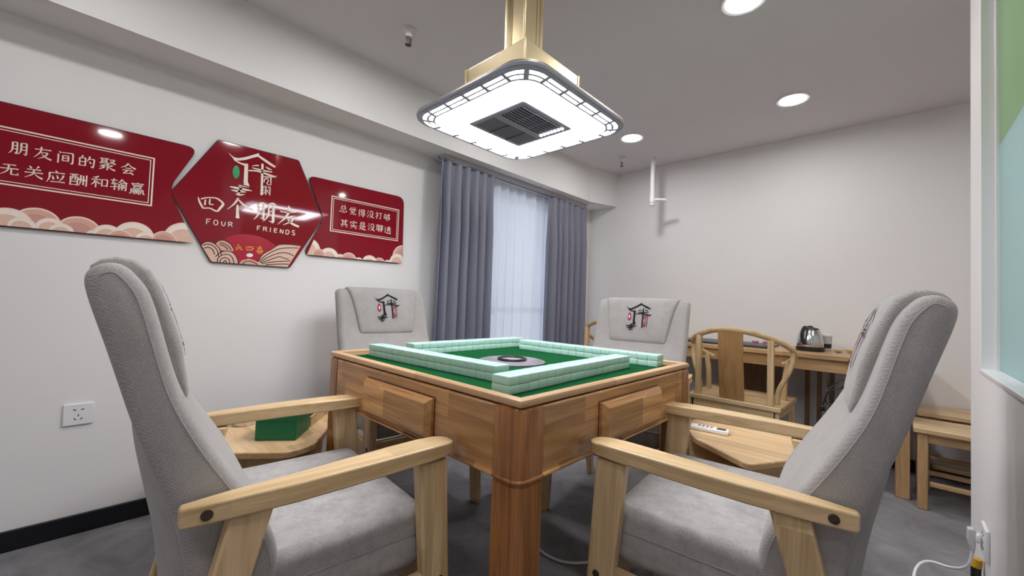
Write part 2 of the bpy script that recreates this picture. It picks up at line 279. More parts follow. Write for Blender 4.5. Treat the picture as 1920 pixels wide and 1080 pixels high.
FRAME_R = [(3807,1404),(8269,1410),(8252,-698),(3827,-680)]
HEX = [(-1711,2946),(-3412,124),(-1790,-3074),(1832,-2995),(3358,-100),(1993,2988)]
P1C = [(-8335,2255),(-2452,2328),(-3416,197),(-2405,-2227),(-8110,-2331)]
P3C = [(2338,2242),(8564,2305),(8713,-2154),(2341,-2239),(3358,-100)]
HANZI = {
'朋':'p22,12 22,50 18,75 6,92;h22,12 42,10;v42,10 42,88;p42,90 32,82;h22,36 42,35;h22,58 42,57;p60,12 60,50 57,75 46,92;h60,12 84,10;v84,10 84,90;p84,92 72,83;h60,36 84,35;h60,58 84,57',
'友':'h12,28 88,24;p42,8 38,45 10,88;h40,48 72,46;p72,46 60,72 28,94;n44,56 62,78 92,92',
'间':'d18,8 26,18;v14,28 14,92;h32,14 86,12;v86,12 86,88;p86,90 74,83;v36,36 36,74;h36,36 64,35;v64,35 64,74;h36,54 64,53;h36,73 64,72',
'的':'p28,6 20,24;v12,26 12,84;h12,26 42,24;v42,24 42,82;h12,54 42,53;h12,82 42,80;p64,6 60,26 50,46;h60,28 88,26;v88,26 84,86;p84,90 70,80;d62,46 72,60',
'聚':'h8,10 56,8;v18,10 18,44;v44,8 44,44;h18,22 44,21;h18,33 44,32;h6,46 58,42;h60,14 88,12;p88,12 76,32 56,46;n64,20 76,34 94,44;p60,52 40,58 12,62;v50,58 50,96;p34,64 22,70 8,74;p36,72 24,84 6,94;p78,54 66,64 54,70;n54,70 70,82 94,92',
'会':'p50,6 36,28 8,46;n50,8 66,28 94,44;h34,46 66,45;h18,62 82,60;p48,62 34,78 22,88;h22,88 74,82;d64,70 82,92',
'无':'h22,22 78,20;h10,48 90,45;p46,22 42,60 10,92;v58,48 58,84;h58,86 88,86;p88,86 88,72',
'关':'d28,8 38,24;p72,6 60,24;h18,34 82,32;h8,56 92,53;p50,34 44,66 10,92;n52,58 68,78 92,92',
'应':'d46,4 54,16;h18,22 92,20;p18,22 18,60 6,94;d32,42 38,70;d54,36 60,62;p86,34 80,56 66,78;h24,88 94,85',
'酬':'h6,12 50,10;v10,28 10,92;h10,28 46,27;v46,27 46,92;p22,12 22,36 14,52;v34,12 34,50;h12,64 44,63;h10,88 46,87;p62,10 62,60 54,92;d54,36 56,50;v76,14 76,84;d66,40 70,52;v92,8 92,92;d82,40 86,52',
'和':'p44,8 30,16 12,20;h6,36 54,33;v30,18 30,94;p28,38 18,62 4,78;n32,42 42,56 52,64;v62,30 62,82;h62,30 92,28;v92,28 90,82;h62,78 90,76',
'输':'h6,20 42,17;p24,6 18,34 10,48;h10,48 44,45;v28,34 28,94;h4,72 46,66;p70,4 60,22 44,38;n70,6 80,22 98,36;h58,36 82,35;v52,46 52,92;h52,46 70,45;v70,45 70,90;h52,60 70,59;h52,73 70,72;v80,46 80,76;v92,40 92,90;p92,92 84,86',
'赢':'d48,2 54,9;h14,12 88,10;v22,12 22,24;h22,24 82,23;h30,32 70,31;v30,32 30,48;v70,31 70,48;h30,47 70,46;v14,56 14,84;p14,84 6,96;h14,56 30,55;v30,55 30,94;h14,68 30,67;h14,79 30,78;v40,56 40,82;h40,56 60,55;v60,55 60,82;p50,62 48,80 36,96;d52,82 60,94;h68,58 84,57;p72,54 72,80 64,96;v84,57 86,90;h86,92 96,90',
'总':'d32,6 40,20;p68,4 60,18;v26,28 26,56;h26,28 76,26;v76,26 74,56;h26,54 74,52;d12,70 10,90;n30,66 34,84 44,92;h44,92 74,90;p74,90 74,78;d48,64 56,76;d84,66 94,84',
'觉':'d24,6 32,20;d48,4 54,18;p78,4 68,20;d14,28 10,42;h14,30 88,28;p88,28 80,42;v30,42 30,72;h30,42 70,41;v70,41 70,72;p50,50 46,74 16,96;v56,74 56,88;h56,92 88,90;p88,90 88,78',
'得':'p28,6 20,20 6,32;p30,30 20,46 6,58;v20,48 20,94;v46,8 46,42;h46,8 84,7;v84,7 84,42;h46,24 84,23;h46,40 84,39;h40,54 92,52;h36,68 96,66;v76,54 76,90;p76,94 64,86;d50,74 58,84',
'没':'d14,8 24,20;d6,34 16,46;p26,62 18,80 8,94;p50,10 48,26 36,42;h50,12 76,10;v76,10 76,34;h76,36 94,34;h38,52 84,50;p84,50 68,76 34,96;n46,58 66,80 96,94',
'打':'h6,30 44,26;v26,6 26,86;p26,90 14,80;p44,48 26,58 4,66;h50,22 96,19;v76,22 76,88;p76,92 62,82',
'够':'p24,6 18,24 6,40;h20,22 48,20;v48,20 46,84;p46,88 36,80;v12,44 12,70;h12,44 34,43;v34,43 34,68;h12,66 34,65;p74,4 66,18 54,30;h68,14 88,13;p88,13 78,34 54,46;d66,22 74,30;p76,44 68,58 54,68;h72,52 94,51;p94,51 82,76 52,96;d68,62 76,72',
'其':'h10,22 90,19;v30,8 30,66;v68,6 68,66;h30,36 68,35;h30,50 68,49;h6,68 94,65;p36,74 26,86 12,94;n62,74 76,84 88,94',
'实':'d48,2 54,12;d12,18 8,34;h12,20 88,18;p88,18 80,32;d30,30 38,40;d22,46 32,56;h8,68 92,64;p54,26 52,64 12,96;n56,70 70,82 88,94',
'是':'v28,6 28,44;h28,6 72,5;v72,5 72,44;h28,24 72,23;h28,42 72,41;h8,56 92,54;v52,56 52,86;h52,70 80,69;p30,62 24,80 8,94;n22,78 46,88 94,94',
'聊':'h4,12 46,10;v14,12 14,72;v36,10 36,96;h14,32 36,31;h14,50 36,49;h4,74 44,68;p64,10 54,18 50,20;v52,20 50,76;p50,76 66,66;p72,12 70,60 54,96;h78,16 94,14;v94,14 92,70;p92,74 84,68;v78,14 78,96',
'透':'p82,6 64,12 44,14;h38,26 94,24;v64,10 64,48;p62,28 52,40 38,48;n66,30 78,40 94,46;h44,54 78,52;p56,54 52,70 38,82;p78,52 72,64;h72,64 90,63;v90,63 86,82;p86,84 76,78;d10,10 20,22;h6,40 24,39;p24,39 18,56 20,70;p16,72 10,80 4,84;n16,78 44,90 96,94',
}
# ------------------------------------------------------------------ the room
XB, YL, ZC = 3.73, 2.414, 2.34
X0, Y0 = -1.7, -1.7
struct(MB().box(X0-.1, XB+.1, Y0-.1, YL+.2, -.1, 0).build('floor', FLOOR, smooth=False))
struct(MB().box(X0-.1, XB+.1, Y0-.1, YL+.2, ZC, ZC+.1).build('ceiling', CEIL, smooth=False))
WX0, WX1, WZ0, WZ1 = 1.86, 3.40, .42, 1.93
w = MB().box(X0, WX0, YL, YL+.2, 0, ZC).box(WX1, XB, YL, YL+.2, 0, ZC).box(WX0, WX1, YL, YL+.2, 0, WZ0).box(WX0, WX1, YL, YL+.2, WZ1, ZC)
struct(w.build('wall_left', WALL, smooth=False))
struct(MB().box(XB, XB+.1, Y0, YL+.2, 0, ZC).build('wall_back', WALL, smooth=False))
struct(MB().box(X0-.1, X0, Y0, YL+.2, 0, ZC).build('wall_front', WALL, smooth=False))
struct(MB().box(X0, XB, Y0-.1, Y0, 0, ZC).build('wall_corridor', WALL, smooth=False))
# glazed partition beside the camera
PX0, PX1, PY0, PY1 = .95, 2.13, -.285, -.185
ox0, ox1, oz0, oz1 = 1.12, 1.88, .849, 2.22
w = MB().box(PX0, ox0, PY0, PY1, 0, ZC).box(ox1, PX1, PY0, PY1, 0, ZC).box(ox0, ox1, PY0, PY1, 0, oz0-.012).box(ox0, ox1, PY0, PY1, oz1, ZC)
struct(w.build('wall_right', WALL, smooth=False))
fr = struct(MB().box(ox0-.002, ox1+.002, PY0-.004, PY1+.004, oz0-.012, oz0).build('window_2', WHITE, bevel=.002))
MB().box(ox0, ox1, -.226, -.220, oz0, 1.52).build('frosted_pane', FROST, fr)
MB().box(ox0, ox1, -.226, -.220, 1.52, oz1).build('green_pane', GREENG, fr)
b = MB().box(ox1-.012, ox1, -.234, -.212, oz0, oz1).box(ox0, ox0+.012, -.234, -.212, oz0, oz1)
b.build('glazing_bead', WHITE, fr, bevel=.002)
# soffit over the window wall, splayed at the far corner
struct(MB().prism([(X0,2.192),(3.38,2.196),(XB,2.092),(XB,YL),(X0,YL)], 'z', 2.008, ZC).build('trim_1', WALL, smooth=False))
struct(MB().box(X0, XB, YL-.012, YL, 0, .077).build('baseboard_left', BLACK, bevel=.003))
struct(MB().box(XB-.012, XB, Y0, YL-.012, 0, .077).build('baseboard_back', BLACK, bevel=.003))
# window behind the curtains
fr = MB()
for a,b_ in ((WX0,WX0+.05),(WX1-.05,WX1),(2.30,2.35)):
    fr.box(a,b_,YL+.08,YL+.13,WZ0,WZ1)
for a,b_ in ((WZ0,WZ0+.05),(WZ1-.05,WZ1),(.90,.95)):
    fr.box(WX0,WX1,YL+.085,YL+.125,a,b_)
wf = struct(fr.build('window_1', WHITE, bevel=.003))
MB().box(WX0+.01, WX1-.01, YL+.102, YL+.108, WZ0+.01, WZ1-.01).build('pane', GLASS, wf)
# ceiling lights
DL = emit('downlight_glow', (1,.985,.965), 60)
def downlight(x, y, label):
    t = thing('ceiling_downlight', label, 'ceiling light', (x,y,ZC), 0, 'recessed ceiling downlights')
    MB().lathe([(.092,-.0005),(.092,-.006),(.086,-.010),(.074,-.008),(.070,-.003),(.070,-.0005)], n=40).build('trim_ring', WHITE, t)
    MB().lathe([(.070,-.003),(.070,-.0055),(.0,-.0065)], n=40).build('diffuser', DL, t)
downlight(3.02,.484,'round white ceiling downlight nearest the right end of the back wall')
downlight(2.95,1.541,'round white ceiling downlight just right of the hanging lamp, near the white drop pipe')
downlight(1.905,.487,'round white ceiling downlight cut off by the top edge of the photo')
for p in ((.86,.487),(1.905,1.541),(.86,1.541),(-.18,1.541),(.11,-.19),(2.30,-.60),(-.75,.3),(1.5,-1.0)):  # some inferred from shadow and reflections, others added to brighten chairs and frosted glass
    downlight(p[0],p[1],'round white ceiling downlight out of view behind the lamp or the camera, some added as fill')
# sprinklers
def sprinkler(x, y, label, s=1):
    t = thing('fire_sprinkler', label, 'sprinkler', (x,y,ZC), 0, 'ceiling sprinklers')
    MB().lathe([(.036,-.0005),(.036,-.006),(.026,-.020),(.017,-.024),(.017,-.04),(.0,-.04)], n=24).build('escutcheon', CEIL, t)
    MB().lathe([(.007,-.04),(.007,-.075),(.0,-.075)], n=12).build('nozzle', CHROME, t)
    a = MB()
    for k in (-1,1): a.tube([(k*.012,0,-.04),(k*.014,0,-.055),(k*.004,0,-.076)], .003, 6)
    a.build('yoke_arm', DKMET, t)
    MB().lathe([(.0,-.076),(.016,-.076),(.016,-.079),(.0,-.079)], n=16).build('deflector', DKMET, t)
sprinkler(1.062,1.78,'small chrome sprinkler head in the ceiling left of the hanging lamp')
sprinkler(3.31,1.82,'tiny dark sprinkler head in the ceiling beside the white drop pipe')
t = thing('drop_pipe', 'white vertical pipe hanging from the ceiling with an elbow outlet by the back wall', 'pipe', (3.47,1.60,ZC))
MB().lathe([(.020,-.0005),(.020,-.40),(.0,-.40)], n=20).build('pipe', WHITE, t)
MB().lathe([(.0,-.350),(.0235,-.350),(.0235,-.405),(.018,-.410),(.018,-.418),(.024,-.420),(.022,-.436),(.0,-.438)], n=20).build('tee_fitting', WHITE, t)
a = MB().tube([(0,0,-.385),(.02,-.05,-.385),(.045,-.11,-.392)], .013, 12)
a.build('side_outlet', WHITE, t, smooth=True)
# wall sockets
def plate(t, holes=True):
    MB().prism([(-.043,-.043),(.043,-.043),(.043,.043),(-.043,.043)], 'y', -.009, -.0002).build('face_plate', WHITE, t, bevel=.003)
    h = MB()
    for x,z,wd,ht,a in ((-.011,.019,.009,.0035,-.2),(.011,.019,.009,.0035,.2),(0,-.004,.003,.008,0),(-.009,-.018,.009,.003,-.8),(.009,-.018,.009,.003,.8)):
        c,s_ = math.cos(a), math.sin(a)
        h.prism([(x+c*i*wd/2-s_*j*ht/2, z+s_*i*wd/2+c*j*ht/2) for i,j in ((-1,-1),(1,-1),(1,1),(-1,1))], 'y', -.0098, -.0088)
    if holes: h.build('socket_holes', BLK, t)
t = thing('wall_socket', 'white square power socket low on the left wall by the grey chair back', 'socket', (.018,YL,.481)); plate(t)
t = thing('wall_socket', 'white power socket with a plug in it on the right partition wall', 'socket', (1.772,PY1,.378), PI); plate(t)
t = thing('power_plug', 'white angled plug in the partition socket with its curling white cord', 'plug', (1.80,PY1+.0095,.375))
MB().box(-.014,.014,0,.012,-.014,.012).build('plug_pins_block', WHITE, t, bevel=.005)
MB().prism([(.012,.022),(.027,.020),(.028,-.014),(.020,-.042),(.012,-.042),(.010,-.012)], 'x', -.012, .012).build('plug_body', plain('plug_grey',(.55,.55,.58),.4), t, bevel=.004, seg=3)
def smooth_path(pts, n=6):
    pts = [Vector(p) for p in pts]; out = []
    for i in range(len(pts)-1):
        p0 = pts[max(i-1,0)]; p1 = pts[i]; p2 = pts[i+1]; p3 = pts[min(i+2,len(pts)-1)]
        for k in range(n):
            u = k/n
            out.append(.5*((2*p1)+(-p0+p2)*u+(2*p0-5*p1+4*p2-p3)*u*u+(-p0+3*p1-3*p2+p3)*u**3))
    out.append(pts[-1]); return out
o = Vector((1.80,PY1+.0095,.375))
pts = [(1.80,-.160,.336),(1.803,-.158,.315),(1.815,-.153,.283),(1.85,-.139,.251),(1.92,-.117,.215),(1.97,-.091,.195),(1.97,-.070,.188),(1.92,-.052,.189),(1.85,-.041,.185),(1.78,-.037,.150),(1.71,-.05,.075),(1.66,-.07,.020),(1.62,-.09,.005),(1.56,-.12,.005)]
MB().tube([Vector(p)-o for p in smooth_path(pts)], .0042, 10).build('cord', WHITE, t)
t = thing('network_plug', 'black cable end with a yellow collar hanging below the partition socket', 'cable', (1.835,PY1+.010,.292))
MB().tube([(0,.004,.008),(0,.006,-.016)], .012, 14).build('collar', plain('yellow_plastic',(.60,.34,.01),.4), t)
MB().tube([(0,.006,-.016),(-.008,.008,-.10),(-.03,.010,-.285)], [.011,.010,.008], 12).build('cable', BLK, t)

# ------------------------------------------------------------------ mahjong table
TC = (1.125,1.052)
t = thing('mahjong_table', 'square wooden mahjong table with green felt top in the middle of the room', 'table', (*TC,0))
h = .4825; lw = .078
for k in range(4):
    R = Matrix.Rotation(k*PI/2,4,'Z')
    rc_ = .030
    prf = [(-h,-h+lw),(-h+lw,-h+lw),(-h+lw,-h)] + [(-h+rc_-rc_*math.sin(PI/2*i/8), -h+rc_-rc_*math.cos(PI/2*i/8)) for i in range(9)]
    b = MB()
    lv = [(0,.004),(.003,0),(.606,0),(.608,.0025),(.612,.0025),(.614,0),(.764,0),(.770,.003),(.7735,.010)]
    cx_, cy_ = -h+lw*.6, -h+lw*.6
    b.loft([[(cx_+(x-cx_)*(1-q/.04), cy_+(y-cy_)*(1-q/.04), z) for x,y in prf] for z,q in lv])
    b.v = [tuple(R @ Vector(p)) for p in b.v]
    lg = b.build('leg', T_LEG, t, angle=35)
    arc = [(-h+rc_-(rc_+.001)*math.sin(PI/2*i/8), -h+rc_-(rc_+.001)*math.cos(PI/2*i/8), .619) for i in range(9)]
    arc = [(-h+lw,-h-.001,.619)] + arc + [(-h-.001,-h+lw,.619)]
    b = MB().tube(arc, .0043, 10); b.v = [tuple(R @ Vector(p)) for p in b.v]; b.build('corner_bead', T_LEG, lg)
ap = h-.001
for k in range(4):
    a = k*PI/2; R = Matrix.Rotation(a,4,'Z')
    mt = T_X if k%2==0 else T_Y; rm = R_X if k%2==0 else R_Y
    def rot(b):
        b.v = [tuple(R @ Vector(p)) for p in b.v]; return b
    rot(MB().box(-h+lw-.001, h-lw+.001, -ap, -ap+.025, .616, .7715)).build('apron', mt, t, bevel=.005)
    rot(MB().tube([(-h+lw,-ap-.001,.619),(h-lw,-ap-.001,.619)], .0045, 10)).build('apron_bead', mt, t)
    prof = [(.470,.7725),(.4760,.7760),(.4780,.7830),(.4755,.7895),(.469,.7930),(.459,.7930),(.4525,.7900),(.4505,.7745)]
    rot(MB().loft([[(s*d,-d,z) for d,z in prof] for s in (-1,1)])).build('rail', rm, t)
    dx_a, dx_b, dz_a, dz_b, c_ = -.172, .182, .634, .743, .014
    b = MB()
    q = lambda y,i: [(dx_a+i,y,dz_a+i),(dx_b-i,y,dz_a+i),(dx_b-i,y,dz_b-i),(dx_a+i,y,dz_b-i)]
    dr = rot(b.loft([q(-ap+.006,0),q(-ap-.010,0),q(-ap-.024,c_)])).build('drawer', mt, t, bevel=.0015)
    rot(MB().box(dx_a-.003,dx_b+.003,-ap-.0008,-ap+.004,dz_a-.003,dz_b+.003)).build('drawer_gap', MAROON, dr)
MB().box(-.4515,.4515,-.4515,.4515,.755,.7745).build('felt_top', FELT, t)
cp = MB().lathe([(0,.7745),(.125,.7745),(.125,.779),(.115,.782),(0,.782)], n=48).build('control_panel', plain('panel_grey_violet',(.24,.20,.24),.25,.2,.5,.25,60), t)
rg = [(.050*math.cos(2*PI*k/32), .050*math.sin(2*PI*k/32), .785) for k in range(32)]
MB().tube(rg, .006, 8, closed=True).build('dice_ring', BLK, cp)
MB().lathe([(0,.782),(.046,.782),(.043,.785),(0,.7865)], n=32).build('dice_dome', plain('pale_dome',(.34,.31,.38),.12), cp)
# mahjong tiles: four walls, 17 stacks of two
ORD = ['first','second','third','fourth','fifth','sixth','seventh','eighth','ninth','tenth','eleventh','twelfth','thirteenth','fourteenth','fifteenth','sixteenth','seventeenth']
TH = .0222
def tile_mesh(w_, l_):
    bm = bmesh.new(); bmesh.ops.create_cube(bm, size=1)
    for v in bm.verts: v.co = Vector((v.co.x*w_, v.co.y*l_, v.co.z*TH))
    bmesh.ops.bevel(bm, geom=list(bm.edges), offset=.0024, segments=3, profile=.5, affect='EDGES')
    me = bpy.data.meshes.new('mahjong_tile'); bm.to_mesh(me); bm.free()
    me.polygons.foreach_set('use_smooth',[True]*len(me.polygons)); me.materials.append(MINT); return me
def tile_wall(p, deg, pitch, length, side, desc, end):
    me = tile_mesh(pitch-.0004, length); a = math.radians(deg)
    d = Vector((math.cos(a),math.sin(a),0)); n = Vector((-d.y,d.x,0))*side
    for k in range(17):
        for lay in range(2):
            jit = random.uniform(-.0007,.0007)
            q = Vector((p[0],p[1],0)) + d*(pitch*(k+.5)) + n*(length/2+jit)
            o = bpy.data.objects.new('mahjong_tile', me); COL.objects.link(o)
            o.location = (q.x, q.y, .7746 + TH*(lay+.5) + .0001*lay); o.rotation_euler = (0,0,a)
            tag(o, f"mint mahjong tile, {ORD[k]} from the {end}, {'top' if lay else 'bottom'} layer of {desc}", 'mahjong tile', f'mahjong tiles of {desc}')
tile_wall((.716,.676), 2.9, .0396, .059, 1, 'the near-right wall', 'near end')
tile_wall((.803,.812), 93.5, .0384, .060, -1, 'the near-left wall', 'near end')
tile_wall((.914,1.385), 0.2, .0380, .060, 1, 'the far-left wall', 'left end')
tile_wall((1.490,.650), 92.8, .0394, .060, -1, 'the far-right wall', 'right end')

# ------------------------------------------------------------------ hanging lamp
LC = (1.125,1.052); ZL = 1.680
t = thing('pendant_lamp', 'square lit LED table lamp hanging on a gold pole above the mahjong table', 'lamp', (*LC,ZL))
def rr(hh, r, z, n=8):
    out = []
    for cx,cy,a0 in ((hh-r,hh-r,0),(-hh+r,hh-r,PI/2),(-hh+r,-hh+r,PI),(hh-r,-hh+r,1.5*PI)):
        for k in range(n+1):
            a = a0 + PI/2*k/n; out.append((cx+r*math.cos(a), cy+r*math.sin(a), z))
    return out
def sq(hh, z): return [(hh,hh,z),(-hh,hh,z),(-hh,-hh,z),(hh,-hh,z)]
pw = .054
MB().box(-pw,pw,-pw,pw,.20,ZC-ZL-.0005).build('pole', GOLD, t, bevel=.006)
g = MB()
for y in (.012,.020,.028,.036): g.box(-pw-.0012,-pw+.001,y-.0016,y+.0016,.202,ZC-ZL-.01)
for x in (.010,.030): g.box(x-.0012,x+.0012,-pw-.0012,-pw+.001,.202,ZC-ZL-.01)
g.build('pole_groove', GOLDD, t)
MB().box(-pw-.004,-pw+.006,-pw-.004,-pw+.006,.200,ZC-ZL-.02).build('corner_bead', GOLD, t, bevel=.003)
MB().lathe([(0,-pw-.016),(.006,-pw-.016),(.008,-pw-.008),(.004,-pw-.002),(.0,-pw+.002)], c=(.026,0,.225), n=14, axis='y').build('height_knob', GOLDD, t)
MB().loft([sq(.153,.012),sq(.153,.198),sq(.150,.201)]).build('hood', GOLD, t, bevel=.002, angle=25)
for sx in (-1,1):
    for sy in (-1,1):
        MB().box(sx*.1525-.0042,sx*.1525+.0042,sy*.1525-.0042,sy*.1525+.0042,.014,.200).build('hood_corner_trim', GOLD, t, bevel=.002)
MB().loft([rr(.298,.085,.0215),rr(.304,.09,.0195),rr(.305,.092,.016)]).build('canopy_plate', GOLD, t)
MB().loft([rr(.304,.09,.016),rr(.307,.092,.010),rr(.305,.09,.002),rr(.296,.085,0),rr(.290,.08,0.004),rr(.290,.08,.015)], cap=False).build('rim', GREYM, t)
LP = emit('lamp_panel_glow', (.94,.96,1), 15)
zf = lambda r_: -(.300-max(r_,.252))*.14       # the slotted border slopes, the panel inside is level
def rl(r_, dz): return rr(r_, .09*r_/.304, zf(r_)+dz)
MB().loft([rl(.294,.012),rl(.294,.004),rl(.252,.004)]).build('light_panel', LP, t)
lat = MB()
def ring(a, b_):
    lat.loft([rl(a,.005),rl(a,-.001),rl(b_,-.001),rl(b_,.005)], cap=False)
ring(.302,.2880); ring(.2760,.2700); ring(.2580,.2520)
for k in range(4):
    R = Matrix.Rotation(k*PI/2,4,'Z')
    for x in (-.190,-.095,0,.095,.190):
        m = MB().bar((x,-.296,zf(.296)+.001),(x,-.2535,zf(.2535)+.001),.0125,.0055); lat.add([tuple(R@Vector(p)) for p in m.v], m.f)
    m = MB().bar((-.272,-.272,zf(.296)+.001),(-.231,-.231,zf(.254)+.001),.016,.0055); lat.add([tuple(R@Vector(p)) for p in m.v], m.f)
lat.build('slotted_border', GREYM, t)
gr = MB().loft([rr(.142,.012,.006),rr(.142,.012,-.003),rr(.136,.010,-.006)]).build('fan_grille', GRILL, t)
gr.location.z = -.0060
b = MB()
b.box(-.120,.090,-.122,-.012,-.0068,-.0055)
b.build('grille_opening', GRILLD, gr)
b = MB()
for k in range(8): y = -.118 + k*.0145; b.box(-.120,.090,y-.002,y+.002,-.0095,-.0065)
for x in (-.05,.02): b.box(x-.001,x+.001,-.122,-.012,-.0102,-.0065)
b.build('grille_slat', GRILL, gr)
b = MB()
for k in range(12): y = .022 + k*.0085; b.box(-.122,.122,y-.0014,y+.0014,-.0075,-.0055)
b.build('filter_mesh', plain('filter_grey',(.16,.165,.19),.6), gr)
for x in (-.045,.045): MB().box(x-.0025,x+.0025,.018,.122,-.0085,-.0055).build('filter_divider', GRILLD, gr)
LE = emit('led_glow', (.9,.95,1), 8)
for k in range(7):
    y = -.118 + k*.0172
    MB().lathe([(0,-.0055),(.0056,-.0055),(.0056,-.009),(.004,-.0105),(0,-.011)], c=(.107,y,0), n=14).build('indicator_lamp', LE, gr)
# ------------------------------------------------------------------ upholstered armchairs
BACK = [(.170,.38),(.165,.45),(.153,.534),(.1425,.595),(.124,.662),(.096,.73),(.069,.816),(.045,.902),(.024,.968),(.014,1.005)]
TOP = [(.016,1.022),(.027,1.033),(.042,1.038),(.056,1.035),(.066,1.026)]
FRONT = [(.086,1.0),(.099,.958),(.117,.888),(.134,.828),(.164,.766),(.197,.708),(.231,.654),(.268,.59),(.288,.54),(.295,.48),(.29,.38)]
PROF = BACK + TOP + FRONT
def dense(pr, it=2):
    for _ in range(it):
        q = []
        for i in range(len(pr)-1):
            a, b_ = pr[i], pr[i+1]
            q += [a, ((a[0]+b_[0])/2, (a[1]+b_[1])/2)]
        q.append(pr[-1])
        s = [q[0]] + [((q[i-1][0]+2*q[i][0]+q[i+1][0])/4, (q[i-1][1]+2*q[i][1]+q[i+1][1])/4) for i in range(1,len(q)-1)] + [q[-1]]
        pr = s
    return pr
PROF2 = dense(PROF, 2)
BACKD = dense(BACK, 2)
def inset(pr, d):
    n = len(pr); out = []
    for i in range(n):
        a, b_ = pr[(i-1)%n], pr[(i+1)%n]
        tx, tz = b_[0]-a[0], b_[1]-a[1]; l = math.hypot(tx,tz) or 1
        out.append((pr[i][0]+tz/l*d, pr[i][1]-tx/l*d))
    return out
def xfront(z):            # front of the headrest pad at height z
    P = [(.150,.806),(.1505,.816),(.1435,.86),(.136,.90),(.112,.975),(.100,1.006),(.086,1.03),(.066,1.046)]
    for (xa,za),(xb,zb) in zip(P,P[1:]):
        if za <= z <= zb: return xa+(xb-xa)*(z-za)/(zb-za)
    return P[0][0] if z < P[0][1] else P[-1][0]
def backrest_mesh():
    hw = .254; b = MB(); loops = []
    for y,d in ((-hw,.0175),(-hw+.003,.010),(-hw+.008,.0045),(-hw+.015,.0015),(-hw+.024,0),(0,-.002),(hw-.024,0),(hw-.015,.0015),(hw-.008,.0045),(hw-.003,.010),(hw,.0175)):
        loops.append([(x,y,z) for x,z in inset(PROF2,d)])
    return b.loft(loops)
def ribbon(pts, closed=False):    # pts (u,v,w) -> left/right outline points
    L_, R_ = [], []
    n = len(pts)
    for i in range(n):
        a = pts[max(i-1,0)]; c = pts[min(i+1,n-1)]
        dx, dy = c[0]-a[0], c[1]-a[1]; l = math.hypot(dx,dy) or 1
        w_ = pts[i][2]/2
        L_.append((pts[i][0]-dy/l*w_, pts[i][1]+dx/l*w_)); R_.append((pts[i][0]+dy/l*w_, pts[i][1]-dx/l*w_))
    return L_, R_
def densify(pts, n=4):
    v = smooth_path([(p[0],p[1],p[2]) for p in pts], n) if len(pts) > 2 else [Vector(p) for p in pts]
    return [(p.x,p.y,max(p.z,1)) for p in v]
def art(b, polys, strokes, fn, ext=0):
    for p in polys: b.flat([fn(*q) for q in p])
    for s in strokes:
        s = densify(s)
        L_, R_ = ribbon(s)
        n = len(s); vs = [fn(*q) for q in L_] + [fn(*q) for q in R_]
        b.add(vs, [(i,i+1,n+i+1,n+i) for i in range(n-1)])
    return b
